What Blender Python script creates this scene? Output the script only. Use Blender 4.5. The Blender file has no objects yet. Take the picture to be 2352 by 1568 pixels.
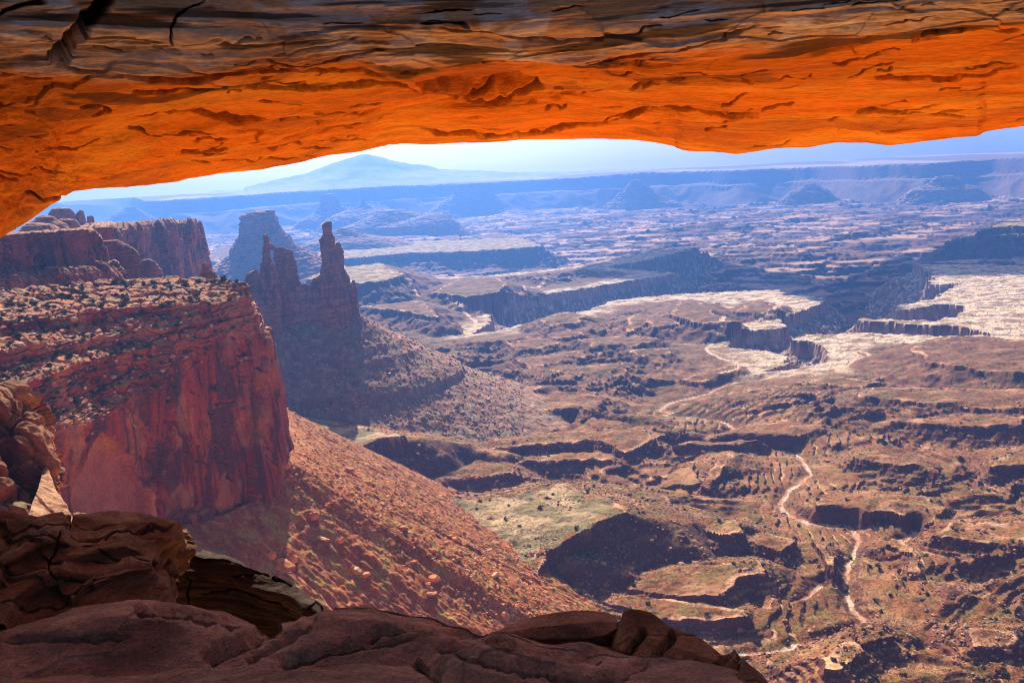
import bpy, math, random
import numpy as np
from mathutils import Matrix, Vector
R = math.radians
# ------------------------------------------------------------------ camera, sky, sun, exposure
sc = bpy.context.scene
PITCH, ROLL, FP = R(10.72), R(3.0), 2090.7
_r0 = np.array([1., 0, 0]); _u0 = np.array([0, math.sin(PITCH), math.cos(PITCH)])
FWD = np.array([0, math.cos(PITCH), -math.sin(PITCH)])
RGT = math.cos(ROLL)*_r0 - math.sin(ROLL)*_u0
UPV = math.sin(ROLL)*_r0 + math.cos(ROLL)*_u0
cd = bpy.data.cameras.new('camera'); cam = bpy.data.objects.new('camera', cd)
sc.collection.objects.link(cam); sc.camera = cam
cd.lens = 32; cd.sensor_width = 36; cd.clip_start = 0.05; cd.clip_end = 120000
cam.matrix_world = Matrix(((RGT[0], UPV[0], -FWD[0], 0), (RGT[1], UPV[1], -FWD[1], 0), (RGT[2], UPV[2], -FWD[2], 0), (0, 0, 0, 1)))
SUN_EL, SUN_AZ = R(34), R(-10)          # azimuth from +Y towards +X
w = bpy.data.worlds.new('World'); sc.world = w; w.use_nodes = True
nt = w.node_tree; bg = nt.nodes['Background']
sky = nt.nodes.new('ShaderNodeTexSky'); sky.sky_type = 'NISHITA'; sky.sun_disc = False
sky.sun_elevation = SUN_EL; sky.sun_rotation = SUN_AZ; sky.altitude = 1500; sky.air_density = 0.6; sky.dust_density = 8
nt.links.new(sky.outputs[0], bg.inputs[0]); bg.inputs[1].default_value = 0.062
sl = bpy.data.lights.new('sun', 'SUN'); sl.energy = 5.0; sl.angle = R(0.5); sl.color = (1.0, 0.90, 0.72)
so = bpy.data.objects.new('sun', sl); sc.collection.objects.link(so)
SDIR = np.array([math.sin(SUN_AZ)*math.cos(SUN_EL), math.cos(SUN_AZ)*math.cos(SUN_EL), math.sin(SUN_EL)])
so.rotation_euler = Vector(SDIR).to_track_quat('Z', 'Y').to_euler()
sc.view_settings.view_transform = 'Standard'; sc.view_settings.look = 'None'
sc.view_settings.exposure = 1.15; sc.view_settings.gamma = 1
sc.render.engine = 'CYCLES'
cy = sc.cycles
cy.filter_width = 1.0; cy.max_bounces = 8; cy.diffuse_bounces = 5; cy.glossy_bounces = 1; cy.volume_bounces = 1; cy.transparent_max_bounces = 4
cy.use_denoising = True; cy.sample_clamp_indirect = 6; cy.caustics_reflective = False; cy.caustics_refractive = False
HAZE_DENSITY = 0.000088; HAZE_COL = (0.11, 0.30, 0.86, 1)

# ------------------------------------------------------------------ pixel rays (photo at 2352 wide) and noise
def ray(px, py):
    px = np.asarray(px, float); py = np.asarray(py, float)
    return FWD*FP + (px-1176)[..., None]*RGT + (784-py)[..., None]*UPV
def WD(px, py, D):
    d = ray(px, py); return d/np.hypot(d[..., 0], d[..., 1])[..., None]*np.asarray(D, float)[..., None]
def WZ(px, py, z):
    d = ray(px, py); k = z/d[..., 2]; return d*k[..., None]
def wz(pts, z): 
    a = np.array(pts, float); return WZ(a[:, 0], a[:, 1], z)[:, :2]
def pix(P):
    f = P@FWD; return 1176+FP*(P@RGT)/f, 784-FP*(P@UPV)/f
_rng = np.random.RandomState(7)
PERM = np.concatenate([_rng.permutation(256)]*3).astype(np.int32)
_a = _rng.rand(256)*2*np.pi; G2 = np.stack([np.cos(_a), np.sin(_a)], 1).astype(np.float32)
G3 = _rng.normal(size=(256, 3)); G3 = (G3/np.linalg.norm(G3, axis=1)[:, None]).astype(np.float32)
def n2(x, y, s=0):
    x = np.asarray(x, np.float64)+s*17.3; y = np.asarray(y, np.float64)+s*9.7
    xi = np.floor(x); yi = np.floor(y); fx = (x-xi).astype(np.float32); fy = (y-yi).astype(np.float32)
    xi = xi.astype(np.int64) & 255; yi = yi.astype(np.int64) & 255
    u = fx*fx*fx*(fx*(fx*6-15)+10); v = fy*fy*fy*(fy*(fy*6-15)+10)
    def g(i, j):
        h = G2[PERM[PERM[(xi+i) & 255]+((yi+j) & 255)]]
        return h[..., 0]*(fx-i)+h[..., 1]*(fy-j)
    a = g(0, 0); b = g(1, 0); c = g(0, 1); d = g(1, 1)
    return ((a+(b-a)*u)*(1-v)+(c+(d-c)*u)*v)*1.5
def n3(x, y, z, s=0):
    x = np.asarray(x, np.float64)+s*13.1; y = np.asarray(y, np.float64)+s*7.7; z = np.asarray(z, np.float64)+s*3.3
    xi = np.floor(x); yi = np.floor(y); zi = np.floor(z)
    fx = (x-xi).astype(np.float32); fy = (y-yi).astype(np.float32); fz = (z-zi).astype(np.float32)
    xi = xi.astype(np.int64) & 255; yi = yi.astype(np.int64) & 255; zi = zi.astype(np.int64) & 255
    u = fx*fx*fx*(fx*(fx*6-15)+10); v = fy*fy*fy*(fy*(fy*6-15)+10); t = fz*fz*fz*(fz*(fz*6-15)+10)
    def g(i, j, k):
        h = G3[PERM[PERM[PERM[(xi+i) & 255]+((yi+j) & 255)]+((zi+k) & 255)]]
        return h[..., 0]*(fx-i)+h[..., 1]*(fy-j)+h[..., 2]*(fz-k)
    def pl(k):
        a = g(0, 0, k); b = g(1, 0, k); c = g(0, 1, k); d = g(1, 1, k)
        return (a+(b-a)*u)*(1-v)+(c+(d-c)*u)*v
    a = pl(0); b = pl(1); return (a+(b-a)*t)*1.5
def fbm2(x, y, o=4, s=0, g=0.5):
    r = 0; a = 1.0
    for i in range(o): r = r+a*n2(x*2**i, y*2**i, s+i); a *= g
    return r
def fbm3(x, y, z, o=4, s=0, g=0.5):
    r = 0; a = 1.0
    for i in range(o): r = r+a*n3(x*2**i, y*2**i, z*2**i, s+i); a *= g
    return r
def sst(a, b, x):
    t = np.clip((x-a)/(b-a), 0, 1); return t*t*(3-2*t)
def lerp(a, b, t): return a+(b-a)*t
def mixc(c, d, t): return c+(np.asarray(d)-c)*np.clip(t, 0, 1)[..., None]
def cellblocks(x, y, z, s=0):
    """angular blocks: random value per jittered cell, and distance to the cell border"""
    P = np.stack([x, y, z], -1); b = np.floor(P).astype(np.int64)
    d1 = np.full(x.shape, 9.); d2 = np.full(x.shape, 9.); v1 = np.zeros(x.shape)
    for i in (-1, 0, 1):
        for j in (-1, 0, 1):
            for k in (-1, 0, 1):
                c = b+np.array([i, j, k]); h = PERM[PERM[PERM[(c[..., 0]+s) & 255]+(c[..., 1] & 255)]+(c[..., 2] & 255)]
                q = c+0.5+G3[h]*0.42; d = np.sqrt(((P-q)**2).sum(-1)); m = d < d1
                d2 = np.where(m, d1, np.minimum(d2, d)); v1 = np.where(m, h/255.0, v1); d1 = np.where(m, d, d1)
    return v1, d2-d1
def polydist(x, y, pl, closed=False):
    """distance to polyline, arc parameter of the nearest point, inside flag"""
    pl = np.asarray(pl, float); n = len(pl); best = np.full(x.shape, 1e18); arc = np.zeros(x.shape); ins = np.zeros(x.shape, bool); acc = 0
    for i in range(n if closed else n-1):
        ax, ay = pl[i]; bx, by = pl[(i+1) % n]; dx, dy = bx-ax, by-ay; L = math.hypot(dx, dy)+1e-9
        t = np.clip(((x-ax)*dx+(y-ay)*dy)/(L*L), 0, 1); d = (x-ax-t*dx)**2+(y-ay-t*dy)**2
        m = d < best; best = np.where(m, d, best); arc = np.where(m, acc+t*L, arc); acc += L
        if closed:
            c = (ay > y) != (by > y); ins ^= c & (x < dx*(y-ay)/((by-ay) if by != ay else 1e-9)+ax)
    return np.sqrt(best), arc, ins
def sdist(x, y, poly, margin):
    """signed distance (positive inside), clamped to -margin away from the polygon"""
    poly = np.asarray(poly, float); out = np.full(x.shape, -float(margin))
    m = (x > poly[:, 0].min()-margin) & (x < poly[:, 0].max()+margin) & (y > poly[:, 1].min()-margin) & (y < poly[:, 1].max()+margin)
    if m.any():
        d, _, ins = polydist(x[m], y[m], poly, True); out[m] = np.where(ins, d, -np.minimum(d, margin))
    return out

# ------------------------------------------------------------------ objects and materials
def tag(o, label=None, cat=None, group=None, kind=None):
    if label: o['label'] = label
    if cat: o['category'] = cat
    if group: o['group'] = group
    if kind: o['kind'] = kind
    return o
def mesh_from(name, V, F, mat, col=None, smooth=False, parent=None):
    V = np.ascontiguousarray(V, np.float32).reshape(-1, 3); F = np.ascontiguousarray(F, np.int32)
    k = F.shape[1]; me = bpy.data.meshes.new(name)
    me.vertices.add(len(V)); me.vertices.foreach_set('co', V.ravel())
    me.loops.add(F.size); me.loops.foreach_set('vertex_index', F.ravel())
    me.polygons.add(len(F)); me.polygons.foreach_set('loop_start', np.arange(0, F.size, k, dtype=np.int32))
    me.polygons.foreach_set('use_smooth', np.full(len(F), smooth))
    me.update(calc_edges=True)
    if col is not None:
        a = me.color_attributes.new('Col', 'FLOAT_COLOR', 'POINT')
        c = np.ones((len(V), 4), np.float32); c[:, :3] = np.clip(col.reshape(-1, 3), 0.005, 0.95); a.data.foreach_set('color', c.ravel())
    me.materials.append(mat); o = bpy.data.objects.new(name, me); sc.collection.objects.link(o)
    if parent: o.parent = parent
    return o
def grid_faces(nr, nc, wrap_c=False):
    i = np.arange(nr-1)[:, None]; j = np.arange(nc if wrap_c else nc-1)[None]; j2 = (j+1) % nc
    return np.stack([i*nc+j, i*nc+j2, (i+1)*nc+j2, (i+1)*nc+j], -1).reshape(-1, 4)
def rock_mat(name, bumps, rough=0.95, var=0.25, vscale=1.0, stretch=(1, 1, 1), grain=30, gv=0.0):
    m = bpy.data.materials.new(name); m.use_nodes = True; t = m.node_tree; N = t.nodes; L = t.links
    b = N['Principled BSDF']; b.inputs['Roughness'].default_value = rough
    b.inputs['Specular IOR Level'].default_value = 0.15
    at = N.new('ShaderNodeAttribute'); at.attribute_name = 'Col'
    tc = N.new('ShaderNodeTexCoord'); mp = N.new('ShaderNodeMapping'); mp.inputs['Scale'].default_value = stretch
    L.new(tc.outputs['Object'], mp.inputs[0])
    no = N.new('ShaderNodeTexNoise'); no.inputs['Scale'].default_value = vscale; no.inputs['Detail'].default_value = 8; no.inputs['Roughness'].default_value = 0.65
    L.new(mp.outputs[0], no.inputs['Vector'])
    mr = N.new('ShaderNodeMapRange'); mr.inputs[1].default_value = 0.3; mr.inputs[2].default_value = 0.7; mr.inputs[3].default_value = 1-var; mr.inputs[4].default_value = 1+var
    L.new(no.outputs[0], mr.inputs[0])
    g2 = N.new('ShaderNodeTexNoise'); g2.inputs['Scale'].default_value = grain; g2.inputs['Detail'].default_value = 3; g2.inputs['Roughness'].default_value = 0.7
    L.new(mp.outputs[0], g2.inputs['Vector']); mg = N.new('ShaderNodeMapRange'); mg.inputs[1].default_value = 0.3; mg.inputs[2].default_value = 0.7; mg.inputs[3].default_value = 1-gv; mg.inputs[4].default_value = 1+gv
    L.new(g2.outputs[0], mg.inputs[0]); mm = N.new('ShaderNodeMath'); mm.operation = 'MULTIPLY'; L.new(mr.outputs[0], mm.inputs[0]); L.new(mg.outputs[0], mm.inputs[1]); mr = mm
    vm = N.new('ShaderNodeVectorMath'); vm.operation = 'SCALE'; L.new(at.outputs['Color'], vm.inputs[0]); L.new(mr.outputs[0], vm.inputs['Scale'])
    L.new(vm.outputs[0], b.inputs['Base Color'])
    prev = None
    for sc_, dist in bumps:
        n = N.new('ShaderNodeTexNoise'); n.inputs['Scale'].default_value = sc_; n.inputs['Detail'].default_value = 9; n.inputs['Roughness'].default_value = 0.7
        L.new(mp.outputs[0], n.inputs['Vector'])
        bp = N.new('ShaderNodeBump'); bp.inputs['Distance'].default_value = dist; bp.inputs['Strength'].default_value = 1.0
        L.new(n.outputs[0], bp.inputs['Height'])
        if prev: L.new(prev.outputs[0], bp.inputs['Normal'])
        prev = bp
    if prev: L.new(prev.outputs[0], b.inputs['Normal'])
    return m
def plain_mat(name, col, var=0.3, scale=1.0):
    m = rock_mat(name, [], var=var, vscale=scale); at = m.node_tree.nodes['Attribute']
    rgb = m.node_tree.nodes.new('ShaderNodeRGB'); rgb.outputs[0].default_value = (*col, 1)
    for l in list(at.outputs['Color'].links): m.node_tree.links.new(rgb.outputs[0], l.to_socket)
    m.node_tree.nodes.remove(at); return m
M_ARCH = rock_mat('arch_sandstone', [(2.0, 0.07), (9, 0.022)], var=0.30, vscale=2.4, stretch=(0.45, 2.4, 4.5), grain=26, gv=0.22)
M_LEDGE = rock_mat('ledge_sandstone', [(4, 0.05), (30, 0.02)], var=0.3, vscale=2.0, stretch=(1, 1, 1.8), grain=55, gv=0.3)
M_OUT = rock_mat('layered_sandstone', [(3.0, 0.06), (16, 0.022)], var=0.3, vscale=2.2, stretch=(.55, .55, 4), grain=30, gv=0.3)
M_CLIFF = rock_mat('cliff_sandstone', [(0.35, 1.0)], var=0.22, vscale=0.06, stretch=(1, 1, 1.2), grain=0.9, gv=0.3)
M_TERR = rock_mat('terrain', [(0.22, 1.1)], var=0.30, vscale=0.045, grain=0.55, gv=0.38)
M_FARR = rock_mat('far_rock', [(0.03, 6)], var=0.2, vscale=0.01)
M_BOULD = rock_mat('boulder_rock', [(1.2, 0.25)], var=0.3, vscale=0.6)

def catmull(A, n):
    """A [S, ...] control stations -> [n, ...] smooth"""
    S = len(A); t = np.linspace(0, S-1, n); i = np.clip(t.astype(int), 0, S-2); f = (t-i).reshape(-1, *([1]*(A.ndim-1)))
    p0 = A[np.clip(i-1, 0, S-1)]; p1 = A[i]; p2 = A[i+1]; p3 = A[np.clip(i+2, 0, S-1)]
    return 0.5*((2*p1)+(-p0+p2)*f+(2*p0-5*p1+4*p2-p3)*f*f+(-p0+3*p1-3*p2+p3)*f**3)
def lin_rows(A, wts, n, axis=1):
    """linear interpolation along axis 1 with the given number share per segment"""
    Rr = A.shape[1]; cum = np.concatenate([[0], np.cumsum(wts)]); cum = cum/cum[-1]; s = np.linspace(0, 1, n)
    t = np.interp(s, cum, np.arange(Rr)); i = np.clip(t.astype(int), 0, Rr-2); f = (t-i)[None, :, None]
    return A[:, i]*(1-f)+A[:, i+1]*f, t
def normals(P):
    du = np.gradient(P, axis=0); dv = np.gradient(P, axis=1); n = np.cross(du, dv)
    return n/(np.linalg.norm(n, axis=-1)[..., None]+1e-9)
def face_cam(N, P):
    s = np.sign(-(N*P).sum(-1)); k = 1 if s.mean() > 0 else -1
    return N*k

# ------------------------------------------------------------------ terrain
FLOOR, RIM = -455.0, -362.0
cliff_px = [-150, 0, 60, 140, 220, 320, 430, 520, 592, 640, 660]
cliff_py = [1250, 1240, 1240, 1235, 1215, 1225, 1213, 1190, 1155, 1110, 1065]
cliff_D = [395, 405, 425, 455, 478, 500, 520, 540, 562, 580, 596]
CL = [tuple(WD(a, b, c)[:2]) for a, b, c in zip(cliff_px, cliff_py, cliff_D)]
CLz = [float(WD(a, b, c)[2]) for a, b, c in zip(cliff_px, cliff_py, cliff_D)]
CL += [(-170, 680), (-260, 900), (-420, 1150), (-420, 1400)]
TWR_D = 1350.0
TR = [tuple(WD(a, b, TWR_D)[:2]) for a, b in ((300, 735), (440, 720), (570, 705), (700, 695), (815, 690))]

L_MAIN = wz([(-900, 640), (400, 640), (700, 655), (957, 636), (1060, 634), (1140, 630), (1280, 617), (1400, 595), (1493, 576), (1603, 567), (1585, 573), (1535, 585), (1480, 598), (1435, 606), (1387, 614),
    (1500, 622), (1560, 628), (1493, 637), (1375, 657), (1277, 672), (1199, 688), (1121, 702), (1031, 709), (1060, 716), (1135, 723), (1118, 745), (1085, 766), (1150, 757), (1238, 735), (1327, 719), (1406, 690),
    (1493, 680), (1630, 670), (1786, 664), (1810, 676), (1895, 683), (1895, 695), (1864, 705), (1833, 718), (1790, 730), (1802, 750), (1708, 765), (1677, 777), (1675, 797), (1708, 801), (1770, 805), (1811, 820), (1811, 838),
    (1751, 852), (1800, 852), (1864, 838), (1897, 828), (1903, 796), (1813, 779), (1844, 767), (1922, 765), (2020, 764), (2168, 771), (2300, 767), (2176, 749), (2074, 743), (1958, 735), (1985, 730), (2074, 734), (2150, 737), (2205, 722), (2213, 702),
    (2156, 700), (2113, 706), (2055, 715), (2060, 700), (2148, 683), (2199, 651), (2137, 654), (2137, 625), (2098, 605), (2200, 607), (2352, 609), (2700, 604)], RIM)
L_MAIN = np.vstack([L_MAIN, [(40000, 22000), (10000, 60000), (-30000, 60000), (-40000, 10000)]])
# mesas and ledges: outline in the photo, top level, cliff height, talus slope
MESAS = [
 ([(930, 1150), (1100, 1148), (1290, 1112), (1400, 1150), (1442, 1178), (1400, 1197), (1320, 1225), (1260, 1268), (1235, 1310), (1226, 1372), (1150, 1330), (1050, 1250)], -317, 14, .62),
 ([(560, 930), (640, 950), (780, 972), (925, 998), (850, 1018), (760, 1048), (700, 1075), (600, 1100)], -300, 14, .6),
 ([(1037, 1050), (1149, 1020), (1369, 1003), (1440, 1030), (1500, 1000), (1480, 970), (1300, 985), (1100, 1010)], -336, 10, .6),
 ([(1140, 1062), (1300, 1048), (1450, 1052), (1462, 1040), (1400, 1028), (1160, 1045)], -347, 7, .6),
 ([(946, 1090), (1040, 1094), (1120, 1084), (1180, 1075), (1150, 1055), (1040, 1052), (960, 1072)], -343, 10, .6),
 ([(880, 1130), (960, 1140), (985, 1122), (940, 1108), (890, 1115)], -338, 10, .6),
 ([(930, 963), (1087, 940), (1356, 934), (1400, 905), (1250, 890), (1000, 925), (880, 950)], -345, 9, .6),
 ([(830, 975), (950, 975), (1130, 965), (1130, 955), (960, 962)], -346, 6, .6),
 ([(860, 945), (1000, 915), (1200, 900), (1250, 880), (1100, 875), (930, 905)], -338, 9, .6),
 ([(1866, 1157), (1900, 1166), (1960, 1172), (2040, 1165), (2130, 1192), (2180, 1160), (2120, 1135), (2000, 1120), (1880, 1130)], -349, 12, .7),
 ([(1961, 1043), (2036, 1055), (2148, 1072), (2120, 1050), (2020, 1035), (1975, 1036)], -345, 5, .6),
 ([(1540, 1018), (1650, 1015), (1726, 1012), (1850, 992), (1900, 965), (1800, 955), (1700, 975), (1600, 998)], -349, 5, .5),
 ([(2280, 1063), (2352, 1058), (2700, 1040), (2700, 1000), (2352, 1020), (2290, 1040)], -341, 12, .6),
 ([(2140, 1215), (2264, 1240), (2352, 1228), (2600, 1200), (2600, 1150), (2300, 1190), (2180, 1188)], -343, 8, .6),
 ([(1448, 1337), (1530, 1352), (1650, 1359), (1692, 1325), (1758, 1304), (1740, 1280), (1600, 1285), (1480, 1305)], -346, 8, .6),
 ([(1380, 1375), (1500, 1407), (1600, 1409), (1725, 1403), (1700, 1383), (1560, 1365), (1420, 1358)], -349, 10, .7),
 ([(1600, 1200), (1660, 1217), (1705, 1212), (1690, 1190), (1620, 1185)], -341, 9, .7),
 ([(1700, 1225), (1790, 1262), (1830, 1240), (1760, 1215)], -349, 6, .6),
 ([(1862, 1232), (1890, 1266), (1893, 1292), (1917, 1303), (1914, 1280), (1892, 1240)], -351, 4, .7),
 ([(2060, 1220), (2030, 1240), (2100, 1270), (2080, 1300), (2110, 1302), (2125, 1270), (2075, 1235)], -351, 3, .7),
 ([(1613, 1107), (1640, 1060), (1675, 1028), (1684, 1036), (1655, 1078), (1630, 1112)], -344, 7, .8),
 ([(1440, 985), (1500, 975), (1560, 975), (1572, 985), (1500, 1002)], -342, 12, .7),
 ([(1450, 1120), (1530, 1130), (1545, 1150), (1500, 1165), (1460, 1150)], -342, 9, .7),
 ([(1960, 1430), (2030, 1420), (2050, 1450), (1980, 1470)], -346, 5, .7),
 ([(2220, 1435), (2330, 1430), (2335, 1470), (2230, 1475)], -344, 5, .7),
 ([(1880, 1495), (1960, 1460), (1990, 1490), (1900, 1530)], -344, 4, .7),
 ([(1535, 722), (1568, 688), (1600, 690), (1640, 718), (1700, 738), (1610, 742)], -330, 9, .42),
 ([(1480, 730), (1540, 715), (1560, 738), (1500, 750)], -335, 8, .42),
 ([(1436, 728), (1480, 712), (1500, 730), (1440, 760)], -335, 8, .42),
 ([(1685, 712), (1740, 686), (1768, 692), (1790, 706), (1740, 714)], -342, 7, .45),
 ([(1560, 735), (1700, 742), (1720, 752), (1600, 756)], -350, 7, .45),
 ([(990, 672), (1050, 640), (1140, 636), (1160, 650), (1150, 670), (1070, 682)], -322, 10, .42),
 ([(700, 640), (760, 618), (870, 604), (885, 613), (930, 630), (880, 645), (780, 655)], -296, 12, .5),
 ([(830, 704), (960, 690), (985, 703), (1010, 728), (930, 715)], -325, 10, .5),
 ([(1235, 732), (1295, 712), (1340, 720), (1330, 735), (1270, 745)], -336, 7, .45),
 ([(1250, 765), (1330, 752), (1340, 765), (1280, 775)], -345, 7, .5),
 ([(1160, 782), (1270, 770), (1280, 785), (1190, 800)], -348, 9, .5),
 ([(1180, 820), (1330, 800), (1340, 815), (1220, 840)], -345, 9, .5),
 ([(1250, 840), (1420, 830), (1440, 845), (1300, 862)], -345, 9, .5),
 ([(1330, 775), (1450, 765), (1520, 775), (1460, 790), (1360, 790)], -342, 9, .5),
 ([(1440, 800), (1530, 795), (1540, 806), (1460, 812)], -346, 7, .5),
 ([(1560, 865), (1650, 838), (1690, 833), (1700, 843), (1640, 862), (1590, 872)], -351, 5, .4),
 ([(2090, 800), (2180, 772), (2262, 772), (2352, 785), (2600, 795), (2600, 860), (2250, 850), (2130, 830)], -330, 5, .36),
 ([(1826, 873), (1900, 874), (1980, 884), (2020, 870), (1900, 860)], -349, 7, .5),
 ([(1960, 905), (2100, 915), (2250, 930), (2380, 930), (2380, 890), (2150, 885), (2000, 885)], -336, 6, .4),
 ([(2050, 960), (2180, 970), (2352, 975), (2352, 950), (2200, 945)], -340, 7, .5),
 ([(2172, 557), (2190, 546), (2352, 538), (2800, 528), (2800, 505), (2300, 515)], -385, 30, .5),
 ([(2250, 531), (2262, 523), (2352, 519), (2800, 512), (2800, 503), (2300, 511)], -355, 24, .5),
 ([(500, 603), (700, 601), (791, 593), (847, 590), (925, 581), (1004, 580), (1100, 576), (1250, 566), (1200, 545), (1000, 552), (800, 562), (600, 572), (420, 580)], -385, 30, .5),
 ([(1003, 548), (1020, 541), (1050, 540), (1066, 548), (1030, 552)], -395, 20, .5),
 ([(1100, 547), (1120, 537), (1160, 535), (1182, 545), (1140, 552)], -392, 22, .5),
 ([(470, 585), (500, 570), (540, 563), (560, 580), (520, 600)], -380, 20, .5)]
ROADS = [[(1771, 687), (1792, 699), (1788, 717), (1767, 732), (1724, 742), (1669, 757), (1654, 777), (1624, 798), (1626, 810), (1654, 824), (1693, 831), (1704, 839), (1693, 855), (1654, 865)],
 [(1755, 867), (1810, 861), (1860, 853), (1934, 845), (1977, 818), (1958, 806), (1990, 808), (2000, 820), (2020, 822)],
 [(1254, 643), (1250, 653), (1234, 663), (1203, 673), (1207, 682), (1180, 690)], [(965, 692), (941, 680), (900, 672)],
 [(1027, 710), (1062, 721), (1094, 737), (1092, 751), (1078, 764)], [(1640, 702), (1672, 702), (1665, 710)]]
WASH = [[(1747, 863), (1685, 867), (1654, 878), (1630, 890), (1591, 900), (1529, 917), (1514, 931), (1543, 934), (1518, 941), (1601, 948), (1659, 956), (1692, 972), (1667, 983), (1576, 989), (1526, 1012), (1580, 1018), (1700, 1014), (1804, 1022), (1841, 1037), (1862, 1072), (1820, 1105), (1787, 1144),
  (1808, 1163), (1850, 1184), (1960, 1194), (1974, 1221), (1961, 1250), (1949, 1283), (1949, 1316), (1949, 1358), (1970, 1387), (1982, 1407), (1970, 1428), (1912, 1440), (1829, 1457), (1767, 1471), (1684, 1476)], [(2100, 1200), (2090, 1215), (2060, 1235)], [(1885, 1325), (1850, 1350), (1800, 1365)]]

def rim_r(th):
    """distance of the far plateau's rim by azimuth"""
    b = 9900+520*fbm2(th*8, th*0+3, 2, 5, .4)+25*n2(th*60, th*0, 6)
    return b+sst(R(-21.2), R(-22.0), th)*2300-1000*np.exp(-((th-R(34))/R(17))**2)
def terrain(x, y):
    r = np.hypot(x, y); th = np.arctan2(x, y)
    wx = 30*fbm2(x/160, y/160, 4, 1); wy = 30*fbm2(x/160, y/160, 4, 2)
    jx = 9*fbm2(x/38, y/38, 4, 3); jy = 9*fbm2(x/38, y/38, 4, 4)
    fj_ = 3.5*(1-sst(900, 1700, r)); jx = jx+fj_*fbm2(x/9, y/9, 3, 5); jy = jy+fj_*fbm2(x/9, y/9, 3, 6)
    jag = np.clip(r/2500, 0.12, 1.4)
    # --- hills of the bench
    hills = fbm2((x+wx)/330, (y+wy)/210, 5, 11)
    ridg = 1-np.abs(fbm2((x+2*wx)/210, (y+2*wy)/120, 4, 15))*1.7
    # --- white-rim distance
    js = 10*np.round(2.2*n2(x/38, y/38, 7))*sst(700, 1500, r)*jag
    d1 = sdist(x+jx*jag*1.3+js*.55, y+jy*jag*1.3+js*.35, L_MAIN, 900)     # >0 inside the low country
    near_edge = sst(40, 260, -d1)
    mw = (r < 2600); dw = np.full(x.shape, 999.); dw[mw] = polydist(x[mw]+jx[mw], y[mw]+jy[mw], wz(WASH[0], -360))[0]
    calm = sst(4, 110, dw)
    med = 1-np.abs(fbm2((x+1.5*wx)/95, (y+1.5*wy)/55, 4, 17))*1.8
    zb = RIM+near_edge*(-5+(.2+.8*calm)*(9*hills+10*np.clip(ridg, -.5, 1)+(4+4.5*sst(900, 1500, r))*np.clip(med, -.6, 1)+3))+1.6*fbm2(x/40, y/40, 3, 21)
    step = 4.2+1.6*n2(x/500, y/500, 31)
    q = (zb+0.8*fbm2(x/26, y/26, 3, 32))/step; f = q-np.floor(q)
    f_ter = f; ter = (np.floor(q)+np.where(f < .78, f*0.42, .3276+(f-.78)/.22*.6724))*step
    strength = sst(-.35, .15, n2(x/180, y/120, 33))*near_edge
    zb = lerp(zb, ter, strength)
    # --- low country
    lw = fbm2((x+3*wx)/900, (y+3*wy)/520, 5, 41)
    lo = FLOOR+34*lw+16*fbm2((x+2*wx)/320, (y+2*wy)/150, 5, 45)
    st2 = 15.0; q = lo/st2; f = q-np.floor(q)
    lo = lerp(lo, (np.floor(q)+np.where(f < .8, f*.35, .28+(f-.8)/.2*.72))*st2, 0.85)
    deep = sst(4200, 5200, r)
    lo = lo+deep*10
    cl = 24+8*n2(x/120, y/120, 51)
    wcl = 5+r*0.001
    prof = np.where(d1 < 0, 0, np.where(d1 < wcl, d1/wcl*cl, cl+(d1-wcl)*0.60))
    tal = RIM-prof-sst(6, 40, d1)*3*fbm2(x/14, y/14, 3, 52)
    lip = np.where(d1 < -20, sst(.55, .68, f_ter)*sst(.8, .78, f_ter)*strength*sst(-.1, .3, n2(x/40, y/30, 34)), 0)
    H = np.where(d1 > 0, np.maximum(tal, lo), zb)
    cls = np.where(d1 > 0, np.where(tal > lo, 3, 2), 1)      # 1 bench, 2 low country, 3 slope under the rim
    white = np.where(d1 <= 0, 1-sst(18, 85, -d1+45*fbm2(x/120, y/120, 3, 53)-sst(200, 900, x)*sst(1500, 2200, y)*330), 0)
    H = np.where((d1 <= 0), lerp(H, RIM+1.2*fbm2(x/30, y/30, 3, 54)+np.where(n2(x/22+n2(x/60,y/60,59), y/40, 58) > .05, .9, -.9), white*0.8), H)
    # --- mesas and ledges
    for k, (pl, zt, ch, slp) in enumerate(MESAS):
        po = wz(pl, zt); far = np.hypot(*po.mean(0)); jj = np.clip(far/2200, .35, 2.2)
        mg = (zt+470)/slp+60 if far > 4000 or zt < -370 else min(max((zt+385)/slp, (zt+370)/.34), 200)+50; gentle = zt > -370 and far < 4000
        cxy = po.mean(0)
        d = sdist(x+jx*jj, y+jy*jj, po, mg); wc = 1.5+far*0.0012
        m = d > -mg+1
        if not m.any(): continue
        dm = d[m]; xm, ym = x[m], y[m]; vx, vy = xm-cxy[0], ym-cxy[1]; bk = sst(-.15, .45, (vx*.15+vy*.99)/(np.hypot(vx, vy)+20)+.2*n2(xm/60, ym/60, 88))*gentle; slq = lerp(slp, .34, bk)
        small = -353 < zt < -334
        zt = zt-(3.5 if small else 0); ch = ch*(.55 if small else 1)*(1+.5*n2(xm/25, ym/25, 86))
        top = zt+np.clip(dm, 0, 80)*0.02+1.4*fbm2(xm/18, ym/18, 3, 60+k)+3*fbm2(xm/70, ym/50, 3, 61+k)
        t2 = np.where(dm > 0, top, np.where(dm > -wc, zt+dm/wc*ch*(1-bk), zt-ch*(1-bk)+(dm+wc)*slq+(2.2-1.2*bk)*fbm2(xm/22, ym/22, 3, 90)))
        if small: q = t2/3.6+.3*fbm2(xm/15, ym/15, 2, 89); f = q-np.floor(q); t2 = np.where((dm < -wc) & (bk < .5), (np.floor(q)+np.where(f < .75, f*.4, .3+(f-.75)/.25*.7))*3.6, t2)
        if gentle: t2 = t2-(1-calm[m])*4*(dm < 0)-np.where(d1[m] > -6, 200, 0)*(dm < 0)
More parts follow.
